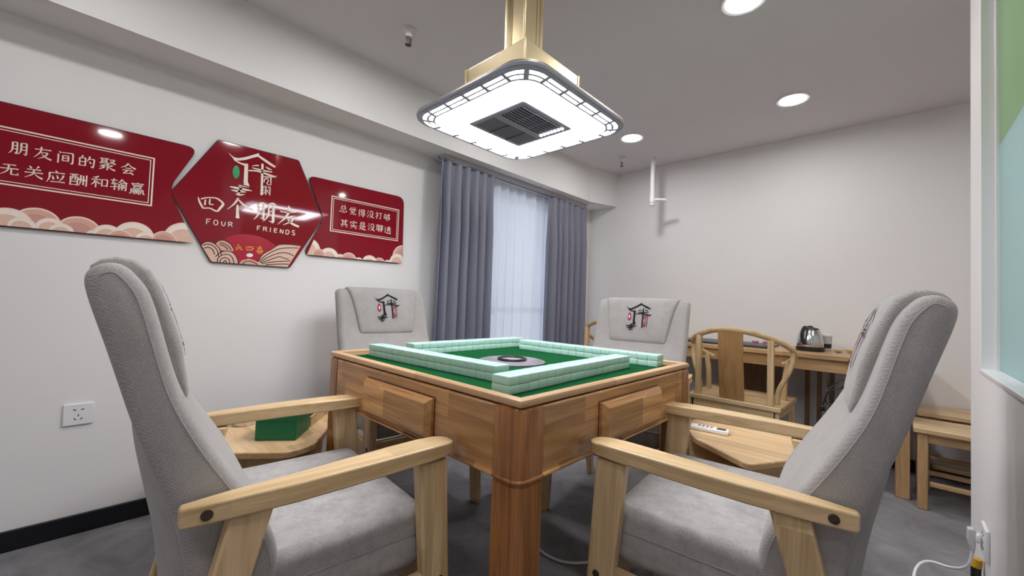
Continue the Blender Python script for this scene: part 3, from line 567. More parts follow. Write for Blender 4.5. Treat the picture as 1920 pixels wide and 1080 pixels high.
def make_chair(label):
    t = thing('armchair', label, 'armchair', group='grey armchairs round the mahjong table')
    back = backrest_mesh().build('backrest', FAB, t, angle=60)
    for s in (-1,1):
        ln = inset(PROF2, .0155)
        MB().tube([(x, s*.2532, z) for x,z in ln[41:-6]], .0016, 6).build('piping', PIPE, back)
    # headrest pad: trapezoid over the upper front, folded over the top edge
    ST_ = [(.144,.800,1,-1,.004,.150),(.149,.805,1,-.7,.012,.153),(.1505,.817,1,-.1,.018,.156),(.1475,.835,1,.15,.020,.158),(.1415,.868,1,.25,.024,.163),(.136,.90,1,.25,.028,.168),(.124,.94,1,.28,.032,.176),(.112,.975,1,.3,.030,.184),(.101,1.004,1,.4,.028,.191),(.088,1.030,.8,.6,.022,.197),(.068,1.046,.5,.9,.016,.201),(.046,1.0485,.0,1,.012,.204),(.028,1.0425,-.5,.8,.010,.206),(.0175,1.032,-.8,.6,.008,.207),(.0165,1.020,-1,.2,.008,.207)]
    loops = []
    for px_,pz_,nx_,nz_,th,hw_ in ST_:
        l_ = math.hypot(nx_,nz_); nx_, nz_ = nx_/l_, nz_/l_
        P = lambda y,d_: (px_-nx_*d_, y, pz_-nz_*d_)
        loops.append([P(-hw_,th+.008),P(-hw_,th*.45),P(-hw_+.004,th*.15),P(-hw_+.014,0),P(0,-.002),P(hw_-.014,0),P(hw_-.004,th*.15),P(hw_,th*.45),P(hw_,th+.008)])
    pad = MB().loft(loops).build('headrest_pad', FAB, t, angle=70)
    # upholstered rear panel, gently bulged
    bl = [p for p in PROF2 if p[0] < .172 and p[1] < .90][::-1]
    bl = [p for p in bl if (p[0] < .05+ (.90-p[1])*.4)]
    bl = sorted({(round(x,4),round(z,4)) for x,z in BACKD if .385 < z < .90}, key=lambda p:-p[1])
    loops = []
    for x,z in bl:
        k_ = min(1, (.90-z)/.30); k_ = k_*k_*(3-2*k_); k_ *= min(1,(z-.36)/.08)
        loops.append([(x+.012,-.228,z)] + [(x+.007*(1-k_)-k_*.040*(1-abs(y/.226)**2.6), y, z) for y in (-.226,-.218,-.20,-.17,-.11,0,.11,.17,.20,.218,.226)] + [(x+.012,.228,z)])
    MB().loft(loops).build('rear_panel', FAB, t, angle=70)
    b = MB().tube([(.1365,-.232,.822),(.1365,.232,.822)], .0022, 6); b.build('seam', PIPE, t)
    # embroidered emblem on the pad
    k = .163/1500.0
    uc = sum(q[0] for p in LOGO_POLYS for q in p)/sum(len(p) for p in LOGO_POLYS)
    allv = [q[1] for p in LOGO_POLYS for q in p]+[q[1] for s in LOGO_STROKES for q in s]
    vmid = (max(allv)+min(allv))/2; kk = .150/(max(allv)-min(allv)); umid = (min(q[0] for p in LOGO_POLYS for q in p)+max(q[0] for s in LOGO_STROKES for q in s))/2
    def on(u, v, d=.0032):
        z = .945+(v-vmid)*kk; return (xfront(z)+.0028+d, (u-umid)*kk, z)
    em = art(MB(), [], [densify(s,3) for s in LOGO_STROKES[:12]], on)
    # roof and post outlines as fine strips so that they follow the pad
    for p in LOGO_POLYS: em.flat([on(*q) for q in p])
    e = em.build('embroidered_emblem', THREAD, pad, fix=False, smooth=False)
    art(MB(), [], LOGO_STROKES[12:], lambda u,v: on(u,v,.0036)).build('embroidered_frame', THREADR, pad, fix=False, smooth=False)
    MB().flat([on(q[0],q[1],.0034) for q in LOGO_SEAL]).build('embroidered_seal', THREADR, pad, fix=False, smooth=False)
    cx = sum(q[0] for q in LOGO_SEAL)/len(LOGO_SEAL); cy = sum(q[1] for q in LOGO_SEAL)/len(LOGO_SEAL)
    MB().flat([on(cx+(q[0]-cx)*.5,cy+(q[1]-cy)*.5,.0040) for q in LOGO_SEAL]).build('embroidered_seal_centre', THREADP, pad, fix=False, smooth=False)
    seat = MB().box(.175,.602,-.250,.250,.388,.518).build('seat_cushion', FABS, t, bevel=.026, seg=5)
    MB().tube([(.25,-.2508,.466),(.58,-.2508,.466),(.598,-.246,.466),(.6035,-.235,.466),(.6035,.235,.466),(.598,.246,.466),(.58,.2508,.466),(.25,.2508,.466)], .0018, 6).build('piping', PIPE, seat)
    A = [(.137,.287,.271,.661,.026),(.142,.291,.266,.663,.031),(.20,.300,.262,.666,.033),(.30,.308,.257,.668,.034),(.40,.308,.247,.670,.034),(.50,.304,.236,.671,.033),(.57,.300,.230,.671,.032),(.612,.295,.230,.670,.030),(.632,.287,.234,.668,.027),(.644,.274,.242,.666,.024),(.648,.262,.252,.664,.020)]
    for s in (-1,1):
        arm = MB().loft([[(x,s*yo,z),(x,s*yi,z),(x,s*yi,z-th),(x,s*yo,z-th)] for x,yo,yi,z,th in A]).build('armrest', W_X, t, bevel=.006, seg=3)
        MB().lathe([(0,-.001),(.0085,-.001),(.0085,.0015),(.006,.0018),(.006,.0004),(0,.0004)], c=(.172,s*.2965,.648), n=18, axis='y').build('bolt', DKMET, arm)
        y0, y1 = s*.256, s*.290
        ya, yb = min(y0,y1), max(y0,y1)
        lg = MB().hexa([(.605,ya+.002,0),(.660,ya+.002,0),(.660,yb-.002,0),(.605,yb-.002,0)], [(.548,ya,.634),(.620,ya,.634),(.620,yb,.634),(.548,yb,.634)]).build('leg', W_Z, t, bevel=.005)
        MB().lathe([(0,-.001),(.0085,-.001),(.0085,.0015),(.006,.0018),(.006,.0004),(0,.0004)], c=(.612,s*.2898,.365), n=18, axis='y').build('bolt', DKMET, lg)
        MB().hexa([(.055,ya+.002,0),(.102,ya+.002,0),(.102,yb-.002,0),(.055,yb-.002,0)], [(.204,ya,.630),(.268,ya,.630),(.268,yb,.630),(.204,yb,.630)]).build('leg', W_Z, t, bevel=.005)
        MB().box(.155,.600,ya+.006,yb-.004,.305,.386).build('side_rail', W_X, t, bevel=.003)
    MB().box(.588,.610,-.254,.254,.308,.386).build('front_rail', W_Y, t, bevel=.003)
    MB().box(.135,.157,-.254,.254,.308,.386).build('rear_rail', W_Y, t, bevel=.003)
    return t
ch = make_chair('grey armchair seen from the side at the left, in front of the wall socket')
ch.location = (.0074,1.0948,0); ch.rotation_euler = (0,0,math.radians(-5))
dup(ch, (1.2163,-.065,0), math.radians(95.5), 'grey armchair seen from the side at the right, next to the glazed partition')
dup(ch, (1.182,2.180,0), math.radians(265.3), 'grey armchair with embroidered headrest behind the table, left of the curtains')
dup(ch, (2.262,1.070,0), math.radians(189), 'grey armchair with embroidered headrest behind the table, right of the curtains')

# ------------------------------------------------------------------ side tables
def side_table(poly, label, leg_at, rad=.03):
    cx = sum(p[0] for p in poly)/len(poly); cy = sum(p[1] for p in poly)/len(poly)
    t = thing('side_table', label, 'side table', (cx,cy,0), 0, 'low wooden side tables')
    pl = [(x-cx,y-cy) for x,y in poly]
    # round the corners
    out = []
    n = len(pl)
    for i in range(n):
        p = Vector((*pl[i],0)); a = Vector((*pl[i-1],0)); b_ = Vector((*pl[(i+1)%n],0))
        d1 = (a-p); d2 = (b_-p); r = min(rad, d1.length*.4, d2.length*.4)
        s_, e_ = p+d1.normalized()*r, p+d2.normalized()*r
        for k in range(5):
            u = k/4; q = s_*(1-u)**2 + p*2*u*(1-u) + e_*u*u; out.append((q.x,q.y))
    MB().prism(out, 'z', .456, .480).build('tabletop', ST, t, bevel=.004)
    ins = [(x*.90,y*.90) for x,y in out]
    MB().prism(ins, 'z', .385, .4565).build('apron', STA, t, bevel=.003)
    for i in leg_at:
        x,y = pl[i]; x *= .80; y *= .80
        a = math.atan2(y,x); c,s_ = math.cos(a)*.026, math.sin(a)*.026
        q = [(x+c,y+s_),(x-s_,y+c),(x-c,y-s_),(x+s_,y-c)]
        r = [(x*.98+px*0+ (px-x)*.8, y*.98+(py-y)*.8) for px,py in q]
        MB().hexa([(p[0],p[1],0) for p in r],[(p[0],p[1],.386) for p in q]).build('leg', W_Z, t, bevel=.004)
    return t
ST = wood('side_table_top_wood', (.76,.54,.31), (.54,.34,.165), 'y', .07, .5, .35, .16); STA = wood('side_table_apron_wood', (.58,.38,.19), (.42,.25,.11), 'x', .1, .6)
side_table([(1.575,.362),(1.83,.222),(2.00,.25),(2.15,.37),(2.165,.48),(2.09,.69),(1.90,.695),(1.73,.60)], 'low angular wooden side table with a white remote control, right of the mahjong table', (0,1,3,5,7))
side_table([(.495,1.450),(.585,1.472),(.72,1.66),(.80,1.87),(.70,2.06),(.45,2.16),(.22,2.04),(.17,1.87),(.30,1.61)], 'low angular wooden side table holding the green tissue box, by the left wall', (0,2,4,6,8))
t = thing('remote_control', 'white remote control lying on the right side table', 'remote control', (1.862,.578,.4803), math.radians(97))
MB().box(-.075,.075,-.022,.022,0,.018).build('casing', WHITE, t, bevel=.005, seg=3)
MB().box(-.062,-.028,-.015,.015,.0175,.0186).build('display', plain('lcd_grey',(.07,.075,.085),.2), t)
b = MB()
for i in range(4):
    for j in range(3): b.box(-.012+i*.016,-.003+i*.016,-.014+j*.011,-.007+j*.011,.0175,.0192)
b.build('buttons', plain('button_red_grey',(.34,.27,.31),.5,0,.4,.3,200), t)
t = thing('tissue_box', 'green box with an oval black opening on the left side table', 'tissue box', (.538,1.643,.4803), math.radians(-39))
MB().box(-.068,.068,-.068,.068,0,.080).build('box', GREENL, t, bevel=.003)
MB().box(-.070,.070,-.070,.070,.068,.090).build('lid', GREENL, t, bevel=.003)
o_ = MB().prism([(.030*math.cos(2*PI*k/28),.046*math.sin(2*PI*k/28)) for k in range(28)], 'z', .0890, .0906).build('opening', BLK, t)
t = thing('metal_ashtray', 'small round metal ashtray half hidden behind the green tissue box', 'ashtray', (.465,1.865,.4803))
MB().lathe([(0,0),(.036,0),(.039,.005),(.040,.036),(.037,.036),(.036,.008),(0,.007)], n=28).build('dish', CHROME, t)
MB().lathe([(.0365,.035),(.0415,.035),(.0415,.038),(.0365,.038)], n=28).build('rim', CHROME, t)
t = thing('wooden_tray', 'small open wooden tray behind the green tissue box', 'tray', (.668,1.782,.4803), math.radians(50))
MB().box(-.10,.10,-.055,.055,0,.006).build('tray_base', W_X, t)
b = MB().box(-.10,.10,-.055,-.047,.006,.040).box(-.10,.10,.047,.055,.006,.040); b.build('tray_side', W_X, t, bevel=.002)
b = MB().box(-.10,-.092,-.047,.047,.006,.040).box(.092,.10,-.047,.047,.006,.040); b.build('tray_end', W_X, t, bevel=.002)
t = thing('black_remote', 'black remote control lying in the wooden tray on the left side table', 'remote control', (.668,1.782,.4868), math.radians(50))
MB().box(-.08,.08,-.022,.022,0,.020).build('casing', BLK, t, bevel=.004)
MB().box(-.06,.06,-.012,.012,.0195,.0215).build('keypad', plain('keypad_grey',(.2,.2,.22),.5,0,.4,.4,200), t)

# ------------------------------------------------------------------ tea desk along the back wall
t = thing('tea_desk', 'long wooden tea desk with a kettle on it along the back wall', 'desk', (3.41,.80,0))
dx0, dx1, dy0, dy1 = -.285, .285, -.875, .95
MB().box(dx0,dx1,dy0,dy1,.716,.745).build('desktop', D_Y, t, bevel=.004)
MB().box(dx0+.025,dx0+.047,dy0+.05,dy1-.05,.640,.7165).build('front_apron', D_Y, t, bevel=.002)
MB().box(dx1-.06,dx1-.04,dy0+.05,dy1-.05,.585,.7165).build('rear_apron', K_Y, t)  # darker wood puts the shade under the desktop into the apron colour
for y in (dy0+.04,dy1-.04-.08): MB().box(dx0+.04,dx1-.05,y+.03,y+.05,.640,.7165).build('side_apron', D_X, t)
for x in (dx0+.022,dx1-.022-.06):
    for y in (dy0+.022,dy1-.022-.06): MB().box(x,x+.06,y,y+.06,0,.7165).build('leg', D_Z, t, bevel=.004)
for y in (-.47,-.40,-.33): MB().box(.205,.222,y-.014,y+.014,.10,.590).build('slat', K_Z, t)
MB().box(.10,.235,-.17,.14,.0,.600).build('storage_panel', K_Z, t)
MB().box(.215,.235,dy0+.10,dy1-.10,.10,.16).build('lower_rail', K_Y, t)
t = thing('electric_kettle', 'shiny steel electric kettle with black handle on the tea desk', 'kettle', (3.37,.425,.7453), math.radians(22))
MB().lathe([(0,0),(.078,0),(.080,.006),(.078,.026),(.070,.029),(0,.029)], n=36).build('base', BLK, t)
MB().lathe([(0,.0292),(.074,.0292),(.0755,.034),(.073,.07),(.066,.105),(.055,.135),(.050,.142),(0,.144)], n=40).build('body', CHROME, t)
MB().lathe([(0,.1435),(.049,.1435),(.046,.150),(.02,.156),(.012,.166),(.0,.168)], n=30).build('lid', BLK, t)
hd = smooth_path([(-.038,.030,.150),(-.066,.052,.150),(-.083,.066,.12),(-.080,.064,.08),(-.064,.050,.05)],5)
MB().tube(hd, .0095, 10, flat=1.5).build('handle', BLK, t)
MB().loft([[(.060,-.030,.128),(.048,-.046,.128),(.046,-.040,.10),(.060,-.026,.10)],[(.082,-.062,.140),(.078,-.068,.140),(.070,-.06,.128),(.076,-.055,.128)]]).build('spout', CHROME, t)
t = thing('tea_canister', 'small pale canister beside the steel kettle on the tea desk', 'canister', (3.46,.352,.7453))
MB().lathe([(0,0),(.028,0),(.030,.004),(.036,.10),(.0,.10)], n=24).build('canister_body', plain('pale_grey_tin',(.55,.53,.54),.4), t)
MB().lathe([(0,.1002),(.039,.1002),(.039,.112),(.0,.115)], n=24).build('lid', WHITE, t)
MB().lathe([(.0315,.022),(.0333,.050),(.0338,.050),(.032,.022)], n=24).build('dark_band', BLK, t)
t = thing('tea_tray', 'flat black tea tray on the tea desk behind the round-backed chair', 'tray', (3.36,.93,.7453))
MB().box(-.17,.17,-.30,.30,0,.014).build('tray_board', plain('black_slate',(.035,.033,.045),.35,0,.5,.2,60), t, bevel=.004)
MB().box(-.14,.14,-.27,.27,.0135,.0155).build('drain_grid', plain('slate_grid',(.06,.055,.07),.4,0,.5,.3,150), t)
for i,(x,y) in enumerate(((3.27,.725),(3.30,.665))):
    c = thing('tea_cup', ['small pink tea cup on the near edge of the black tray','small pink tea cup at the right corner of the black tray'][i], 'cup', (x,y,.7610), 0, 'pink cups on the tea tray')
    MB().lathe([(0,0),(.012,0),(.013,.004),(.022,.026),(.0205,.026),(.012,.006),(0,.005)], n=24).build('bowl', plain('pink_glaze',(.62,.27,.36),.25), c)
    MB().lathe([(.0125,-.0005),(.0125,.003),(.010,.003),(.010,-.0005)], n=20).build('foot', WHITE, c)
for i,(x,y,s_) in enumerate(((3.40,.278,.022),(3.43,.215,.026))):
    bm = bmesh.new(); bmesh.ops.create_icosphere(bm, subdivisions=3, radius=s_)
    for v in bm.verts:
        k = 1+.28*math.sin(v.co.x*170+i)*math.cos(v.co.y*210)+.15*math.sin(v.co.z*260); v.co = v.co*k; v.co.z *= .55
    zmin = min(v.co.z for v in bm.verts)
    for v in bm.verts: v.co.z -= zmin
    me = bpy.data.meshes.new('snack_wrapper'); bm.to_mesh(me); bm.free(); me.materials.append(plain('yellow_wrapper',(.55,.43,.24),.35,.2,.5,.3,120))
    c = bpy.data.objects.new('snack_wrapper', me); COL.objects.link(c); c.location = (x,y,.7453)
    tag(c, ['crumpled yellow wrapper just right of the kettle on the tea desk','larger crumpled yellow wrapper between the kettle and the bamboo dish'][i], 'wrapper', 'wrappers on the tea desk')
t = thing('bamboo_dish', 'flat yellow bamboo dish at the right end of the tea desk', 'dish', (3.42,.10,.7453))
BM = plain('bamboo',(.58,.40,.17),.4,0,.4,.1,40)
MB().box(-.05,.05,-.07,.07,0,.007).build('dish_base', BM, t, bevel=.002)
b = MB().box(-.05,.05,-.07,-.063,.007,.016).box(-.05,.05,.063,.07,.007,.016).box(-.05,-.043,-.063,.063,.007,.016).box(.043,.05,-.063,.063,.007,.016)
b.build('dish_rim', BM, t)
t = thing('kettle_cable', 'looped black cable with a plug hanging down from the tea desk', 'cable', (3.115,.285,.70))
pc = smooth_path([(.020,.022,-.062),(.004,.020,-.075),(-.005,.018,-.10),(-.006,.012,-.15),(0,-.03,-.105),(0,-.062,-.085),(0,-.072,-.105),(0,-.035,-.145),(0,.010,-.165),(0,.030,-.215),(0,.018,-.245),(0,-.004,-.235),(0,-.005,-.205),(0,.013,-.168),(0,.034,-.225),(0,.042,-.262)],6)
MB().tube(pc, .0042, 8).build('cord', BLK, t)
MB().box(-.012,.012,.028,.054,-.292,-.258).build('plug', BLK, t, bevel=.006)
MB().box(-.003,.003,.006,.029,-.283,-.279).build('plug_pin', CHROME, t)

# ------------------------------------------------------------------ round-backed chairs
def ring_chair(label):
    t = thing('horseshoe_chair', label, 'chair', group='round-backed wooden chairs at the tea desk')
    MB().box(-.225,.225,-.262,.262,.420,.450).build('seat', W_Y, t, bevel=.006)
    for s in (-1,1):
        MB().box(-.215,.215,s*.235-.010,s*.235+.010,.375,.4205).build('seat_rail', W_X, t)
    MB().box(.195,.215,-.235,.235,.375,.4205).build('front_apron', W_Y, t)
    MB().box(-.215,-.195,-.235,.235,.375,.4205).build('rear_apron', W_Y, t)
    half = [(.100,.212,.668),(.075,.240,.683),(.015,.280,.722),(-.065,.288,.768),(-.14,.250,.812),(-.195,.175,.846),(-.24,.09,.870),(-.255,0,.877)]
    pts = smooth_path(half + [(x,-y,z) for x,y,z in half[-2::-1]], 5)
    MB().tube(pts, .0175, 12, flat=.92).build('arm_rail', W_Y, t)
    pr = [(-.204,.449),(-.216,.56),(-.238,.70),(-.254,.865)]
    MB().loft([[(x-.008,-.070,z),(x+.008,-.070,z),(x+.008,.070,z),(x-.008,.070,z)] for x,z in pr]).build('back_splat', SPL, t, bevel=.003)
    for s in (-1,1):
        MB().loft([[(x-.016,y-.016,z),(x+.016,y-.016,z),(x+.016,y+.016,z),(x-.016,y+.016,z)] for x,y,z in ((-.195,s*.205,.449),(-.192,s*.203,.825))]).build('back_post', W_Z, t, bevel=.004)
        MB().loft([[(x-.014,y-.014,z),(x+.014,y-.014,z),(x+.014,y+.014,z),(x-.014,y+.014,z)] for x,y,z in ((.055,s*.222,.449),(.055,s*.226,.58),(.062,s*.243,.688))]).build('arm_post', W_Z, t, bevel=.004)
        st = smooth_path([(-.115,s*.222,.452),(-.110,s*.228,.53),(-.085,s*.268,.63),(-.062,s*.286,.70),(-.058,s*.286,.762)],4)
        MB().tube(st, .014, 8, flat=1.5).build('side_stile', W_Z, t)
        for x in (-.195,.195):
            MB().loft([[(a-.017,b_-.017,z),(a+.017,b_-.017,z),(a+.017,b_+.017,z),(a-.017,b_+.017,z)] for a,b_,z in ((x*1.06,s*.243,0),(x,s*.232,.4205))]).build('leg', W_Z, t, bevel=.004)
        MB().box(-.2,.2,s*.240-.009,s*.240+.009,.13,.16).build('stretcher', W_X, t, bevel=.003)
    MB().box(.185,.203,-.235,.235,.09,.12).build('front_stretcher', W_Y, t, bevel=.003)
    return t
SPL = wood('splat_wood', (.47,.27,.115), (.33,.17,.065), 'z', .2, 2)
rc = ring_chair('round-backed wooden chair with a wide splat, back to the room, right of the grey armchair'); rc.location = (2.985,.735,0); rc.rotation_euler = (0,0,math.radians(-1.5))
dup(rc, (2.965,1.585,0), 0, 'round-backed wooden chair mostly hidden behind the grey armchair, only its arm end showing')

# ------------------------------------------------------------------ benches at the right
def bench(loc, w_, l_, top, label):
    t = thing('wooden_bench', label, 'bench', loc, 0, 'plain wooden benches by the back wall')
    MB().box(0,w_,-l_,0,top-.026,top).build('seat_plank', W_Y, t, bevel=.004)
    MB().box(.030,.048,-l_+.05,-.05,top-.075,top-.0255).build('front_apron', D_Y, t)
    MB().box(w_-.048,w_-.030,-l_+.05,-.05,top-.075,top-.0255).build('rear_apron', D_Y, t)
    for x in (.020,w_-.020-.040):
        for y in (-.016-.040,-l_+.016): MB().box(x,x+.040,y,y+.040,0,top-.0255).build('leg', D_Z, t, bevel=.006)
    for x in (.040,w_-.055): MB().box(x,x+.022,-l_+.06,-.06,.120,.145).build('stretcher', D_Y, t, bevel=.005)
    for y in (-.055,-l_+.04): MB().box(.06,w_-.06,y,y+.02,.20,.225).build('side_stretcher', D_X, t, bevel=.004)
    return t
bench((3.03,-.062,0), .315, .85, .421, 'wooden bench in front, at the right behind the grey armchair')
bench((3.400,-.085,0), .31, .80, .446, 'slightly taller wooden bench against the back wall behind the front bench')

# ------------------------------------------------------------------ curtains
def curtain(name, x0, x1, yc, z0, z1, folds, amp, mat, label, cat, seed, pinch=True, flare=0):
    random.seed(seed); nc = folds*16; nr = 18; ph = random.uniform(0,6); b = MB(); vs = []
    am = [random.uniform(.75,1.25) for _ in range(folds+2)]; wd = [random.uniform(.8,1.25) for _ in range(folds)]
    tot = sum(wd); cum = [sum(wd[:i])/tot for i in range(folds+1)]
    for j in range(nr+1):
        tz = (j/nr)**1.6 if pinch else j/nr; z = z1-(z1-z0)*tz
        for i in range(nc+1):
            f = i/16; k = min(int(f),folds-1); u = cum[k]+(cum[k+1]-cum[k])*(f-k)
            c = math.cos(2*PI*f); s_ = math.sin(2*PI*f)
            prof = (abs((1+c)/2)**1.25)*2-1
            low = min(1,tz*3.2+.3) if pinch else 1
            y = yc - prof*amp*am[k]*low + .3*amp*math.sin(2*PI*f*.37+ph)*tz
            if pinch: y -= .010*max(0,1-tz*12)*(1 if c > .3 else -.2)
            x = x0+(x1-x0)*u + s_*.008*low*(1-.5*tz) + flare*tz*(u-.5)*2 + .006*math.sin(3*tz+ph+k)*tz
            vs.append((x,y,z))
    fs = [(j*(nc+1)+i,j*(nc+1)+i+1,(j+1)*(nc+1)+i+1,(j+1)*(nc+1)+i) for j in range(nr) for i in range(nc)]
    b.add(vs, fs); o = b.build(name, mat, None, fix=False, angle=80)
    sm = o.modifiers.new('Thickness','SOLIDIFY'); sm.thickness = .0025 if pinch else .0008
    tag(o, label, cat); return o
a = curtain('blackout_curtain', 1.655, 2.155, 2.292, .03, 1.966, 6, .036, CURT, 'slate grey pleated curtain hanging left of the sheer, beside the red signs', 'curtain', 3, True, .012)
a['group'] = 'slate grey curtains'
a = curtain('blackout_curtain', 2.830, 3.450, 2.292, .03, 1.966, 6, .036, CURT, 'slate grey pleated curtain hanging right of the sheer, in the room corner', 'curtain', 11, True, .004)
a['group'] = 'slate grey curtains'
curtain('sheer_curtain', 1.95, 3.10, 2.368, .03, 1.962, 10, .020, SHEER, 'white sheer curtain between the two grey curtains, lit by the window', 'curtain', 5, False)
t = thing('curtain_track', 'double curtain track under the soffit above the window', 'curtain track', (2.56,2.30,1.972))
MB().box(-.885,.905,-.020,.018,.008,.0355).build('front_track', plain('track_grey',(.42,.40,.42),.4), t, bevel=.002)
MB().box(-.885,.905,.050,.075,.008,.0355).build('rear_track', plain('track_white',(.6,.6,.62),.4), t, bevel=.002)
# ------------------------------------------------------------------ red acrylic wall signs
SX, SZ, SY = .595, 1.44, YL-.012     # sign centre and face plane
def sgn(loc_x, d):
    return lambda u,v: (SX+u/1e4-loc_x, -d, v/1e4)
def roundpoly(pl, r, keep=()):
    out = []; n = len(pl)
    for i in range(n):
        p = Vector((*pl[i],0)); a = Vector((*pl[i-1],0)); b_ = Vector((*pl[(i+1)%n],0))
        if i in keep: out.append((p.x,p.y)); continue
        d1, d2 = (a-p), (b_-p); rr_ = min(r, d1.length*.45, d2.length*.45)
        s_, e_ = p+d1.normalized()*rr_, p+d2.normalized()*rr_
        for k in range(6):
            u = k/5; q = s_*(1-u)**2+p*2*u*(1-u)+e_*u*u; out.append((q.x,q.y))
    return out
def sign_base(t, poly, r, lx, keep=()):
    pl = roundpoly([(SX+u/1e4-lx, v/1e4) for u,v in poly], r, keep)
    MB().prism(pl, 'y', -.0005, .0115).build('backing_board', BLK, t)
    cx = sum(p[0] for p in pl)/len(pl); cy = sum(p[1] for p in pl)/len(pl)
    fp = [((x-cx)*.992+cx, (y-cy)*.988+cy) for x,y in pl]
    face = MB().prism(fp, 'y', -.0020, -.0004).build('red_face', RED, t, bevel=.0004)
    return face, fp
def brush_text(chars, size, parent, lx, d=.0026):
    wid = {'h':(6.2,5.2,8.2),'v':(8.6,7.4,8.2),'p':(9.5,7.5,2.0),'n':(3.0,7.5,12.5),'d':(3.5,8,11)}
    for top in (True, False):
        strokes = []
        for ch_,u,v in chars:
            if (v > 300) != top: continue
            for st in HANZI[ch_].split(';'):
                w_ = wid[st[0]]; pts = [tuple(float(k) for k in q.split(',')) for q in st[1:].split()]
                if len(pts) == 2: pts = [pts[0], ((pts[0][0]+pts[1][0])/2+(.8 if st[0]=='v' else 0), (pts[0][1]+pts[1][1])/2-(.8 if st[0]=='h' else 0)), pts[1]]
                n_ = len(pts); k_ = size/100*1e4; o_ = []
                for i,(x,y) in enumerate(pts):
                    f_ = i/(n_-1)*2; j = min(int(f_),1); ww = w_[j]+(w_[j+1]-w_[j])*(f_-j)
                    o_.append((u+(x-50)*k_, v-(y-50)*k_+(x-50)*k_*.05, ww*k_))
                strokes.append(o_)
        art(MB(), [], strokes, lambda u,v: (SX+u/1e4-lx, -d, v/1e4)).build('white_lettering', CREAM, parent, fix=False, smooth=False)
def border(parent, x0, x1, z0, z1, lx):
    for inset_, w_ in ((0,.0055),(.012,.003)):
        a0, a1, c0, c1 = SX+x0/1e4-lx+inset_, SX+x1/1e4-lx-inset_, z0/1e4+inset_, z1/1e4-inset_
        b = MB()
        for q in ((a0,a1,c0,c0+w_),(a0,a1,c1-w_,c1),(a0,a0+w_,c0+w_,c1-w_),(a1-w_,a1,c0+w_,c1-w_)):
            b.flat([(q[0],-.0026,q[2]),(q[1],-.0026,q[2]),(q[1],-.0026,q[3]),(q[0],-.0026,q[3])])
        b.build('text_border', CREAM, parent, fix=False, smooth=False)
def clip_poly(poly, clip):     # Sutherland-Hodgman against a convex clip polygon (counter-clockwise)
    out = poly
    for i in range(len(clip)):
        a, b_ = clip[i], clip[(i+1)%len(clip)]; inp, out = out, []
        side = lambda p: (b_[0]-a[0])*(p[1]-a[1])-(b_[1]-a[1])*(p[0]-a[0])
        for j in range(len(inp)):
            p, q = inp[j], inp[(j+1)%len(inp)]; sp_, sq_ = side(p), side(q)
            if sp_ >= 0: out.append(p)
            if sp_*sq_ < 0:
                k = sp_/(sp_-sq_); out.append((p[0]+(q[0]-p[0])*k, p[1]+(q[1]-p[1])*k))
        if not out: return []
    return out
def clouds(t, discs, lx, clip):
    for i,(u,v,r) in enumerate(discs):
        lay = .0026+.00012*((i*5)%7); first = None
        for k,(sc,dx,dz) in enumerate(((1,0,0),(.93,0,-.03),(.72,-.05,-.12))):
            m_ = CLD1 if k == 0 else ((CREAM if i%3 != 1 else PEACH) if k == 1 else (CLD2 if i%3 != 1 else CLD3))
            cx, cz, rad = SX+u/1e4-lx+dx*r/1e4, v/1e4+dz*r/1e4, r/1e4*sc
            p = clip_poly([(cx+rad*math.cos(2*PI*q/40), cz+rad*math.sin(2*PI*q/40)) for q in range(40)], clip)
            if len(p) < 3: continue
            if first is None: first = MB(); mats = []; idx = []
            first.flat([(x,-(lay+.00003*k),z) for x,z in p]); mats.append(m_)
        if first is None: continue
        o = first.build('painted_cloud', mats[0], t, fix=False, smooth=False)
        for m_ in mats[1:]: o.data.materials.append(m_)
        for j,pg in enumerate(o.data.polygons): pg.material_index = j
CLD1 = plain('cloud_rim',(.86,.72,.62),.25); CLD2 = plain('cloud_peach',(.76,.50,.40),.25); CLD3 = plain('cloud_pink',(.62,.32,.27),.25)
cen = SX-.55
def sign(label, lx, group='red acrylic wall signs'):
    return thing('wall_sign', label, 'wall sign', (lx,SY,SZ), 0, group)
# left board
t = sign('long red board with two lines of white Chinese writing, leftmost of the three signs', .06)
lx = .06
PL = [(-8950,2290),(-2455,2300),(-3440,150),(-2400,-2230),(-8950,-2330)]
face, fp = sign_base(t, PL, .05, lx)
border(face, -8620, -3976, -770, 1390, lx)
brush_text(TEXT_L, .054, face, lx)
clipl = [(SX+u/1e4-lx, v/1e4) for u,v in [(-8900,-2290),(-2430,-2190),(-3380,140),(-4220,2200),(-8900,2200)]]
clouds(face, CLOUDS_L, lx, clipl)
# right board
t = sign('red board with smaller white Chinese writing, rightmost of three signs, by the curtain', 1.17); lx = 1.17
PR = [(2400,-2230),(8690,-2150),(8590,2300),(2400,2260),(3440,-60)]
face, fp = sign_base(t, PR, .05, lx)
border(face, 3815, 8262, -690, 1407, lx)
brush_text(TEXT_R, .050, face, lx)
clipr = [(SX+u/1e4-lx, v/1e4) for u,v in [(2440,-2190),(8650,-2110),(8550,2200),(4230,2200),(3400,-80)]]
clouds(face, CLOUDS_R, lx, clipr)
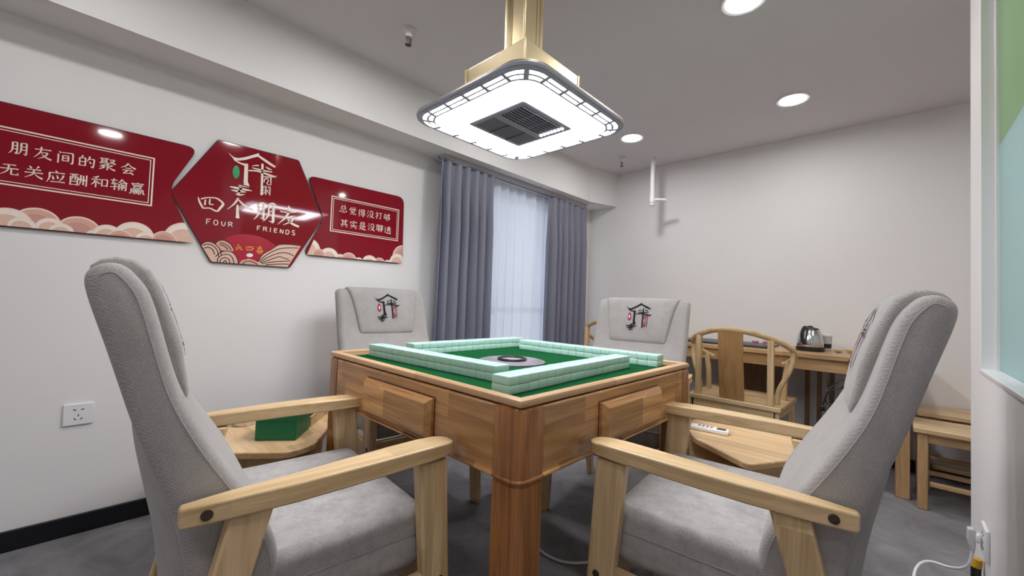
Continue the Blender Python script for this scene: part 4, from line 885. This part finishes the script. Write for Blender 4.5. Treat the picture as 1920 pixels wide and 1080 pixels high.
# hexagon
t = sign('red hexagonal sign with a white roof emblem and big letters, between two boards', SX); lx = SX
face, fp = sign_base(t, [(-1740,2960),(-3400,10),(-1740,-3040),(1790,-3010),(3400,-60),(1950,2970)][::-1], .012, lx)
f0 = sgn(lx, .0026); f1 = sgn(lx, .0029); f2 = sgn(lx, .0032); f3 = sgn(lx, .0035)
art(MB(), [], NAME_STROKES, f3).build('name_lettering', CREAM, face, fix=False, smooth=False)
art(MB(), [], LATIN_STROKES, f2).build('latin_lettering', CREAM, face, fix=False, smooth=False)
em = art(MB(), LOGO_POLYS, LOGO_STROKES, f2).build('roof_emblem', CREAM, face, fix=False, smooth=False)
MB().flat([f2(*q) for q in LOGO_SEAL]).build('green_seal', SEALG, face, fix=False, smooth=False)
MB().flat([f0(*q) for q in SUN]).build('red_sun', SUNRED, face, fix=False, smooth=False)
art(MB(), [], GOLD_STROKES, f1).build('gold_lettering', GOLDP, face, fix=False, smooth=False)
MB().flat([f1(*q) for q in BLOB]).build('white_badge', WHITE, face, fix=False, smooth=False)
hexc = [(x,z) for x,z in fp]
def ccw(p):
    a = sum(p[i][0]*p[(i+1)%len(p)][1]-p[(i+1)%len(p)][0]*p[i][1] for i in range(len(p))); return p if a > 0 else p[::-1]
hexc = ccw(hexc)
for i,p in enumerate(WAVES):
    q = clip_poly([(u/1e4, v/1e4) for u,v in p], hexc)
    if len(q) > 2: MB().flat([(x,-.0028-.0001*i,z) for x,z in q]).build('painted_wave', [WV1,WV2][i%2] if False else PEACH if i%2 else CLD2, face, fix=False, smooth=False)
art(MB(), [], WAVE_LINES, sgn(lx,.0036)).build('wave_outline', MAROON, face, fix=False, smooth=False)

# ------------------------------------------------------------------ cable on the floor under the table
t = thing('floor_cable', 'thin white cable lying on the floor under the mahjong table', 'cable', (1.33,1.0,0))
MB().tube([Vector(p)-Vector((1.33,1.0,0)) for p in smooth_path([(1.60,1.35,.005),(1.45,1.20,.005),(1.335,1.075,.005),(1.318,.97,.005),(1.37,.885,.005),(1.52,.80,.005),(1.62,.78,.005)],6)], .005, 8).build('cable', WHITE, t)

# ------------------------------------------------------------------ daylight, camera
wd = bpy.data.worlds.new('World'); SC.world = wd; wd.use_nodes = True
wd.node_tree.nodes['Background'].inputs[0].default_value = (.86,.91,1,1); wd.node_tree.nodes['Background'].inputs[1].default_value = WORLD_ST
f = 764.34; yaw, pitch, roll = [math.radians(a) for a in (43.447,1.919,2.096)]
F = Vector((math.cos(pitch)*math.cos(yaw), math.cos(pitch)*math.sin(yaw), math.sin(pitch)))
r_ = Vector((math.sin(yaw),-math.cos(yaw),0)); u_ = r_.cross(F)
r2 = r_*math.cos(roll)+u_*math.sin(roll); u2 = -r_*math.sin(roll)+u_*math.cos(roll)
cam = bpy.data.cameras.new('Camera'); cam.sensor_width = 36; cam.sensor_fit = 'HORIZONTAL'; cam.lens = f/1920*36; cam.clip_start = .02
co = bpy.data.objects.new('Camera', cam); COL.objects.link(co)
M = Matrix((r2,u2,-F)).transposed().to_4x4(); M.translation = Vector((0,0,1.0)); co.matrix_world = M
SC.camera = co
vs = SC.view_settings; vs.view_transform = 'Standard'; vs.look = 'None'; vs.gamma = 1; vs.use_curve_mapping = False; vs.exposure = EXPO
SC.cycles.max_bounces = 10; SC.cycles.diffuse_bounces = 6; SC.cycles.transparent_max_bounces = 12; SC.cycles.caustics_reflective = False; SC.cycles.caustics_refractive = False
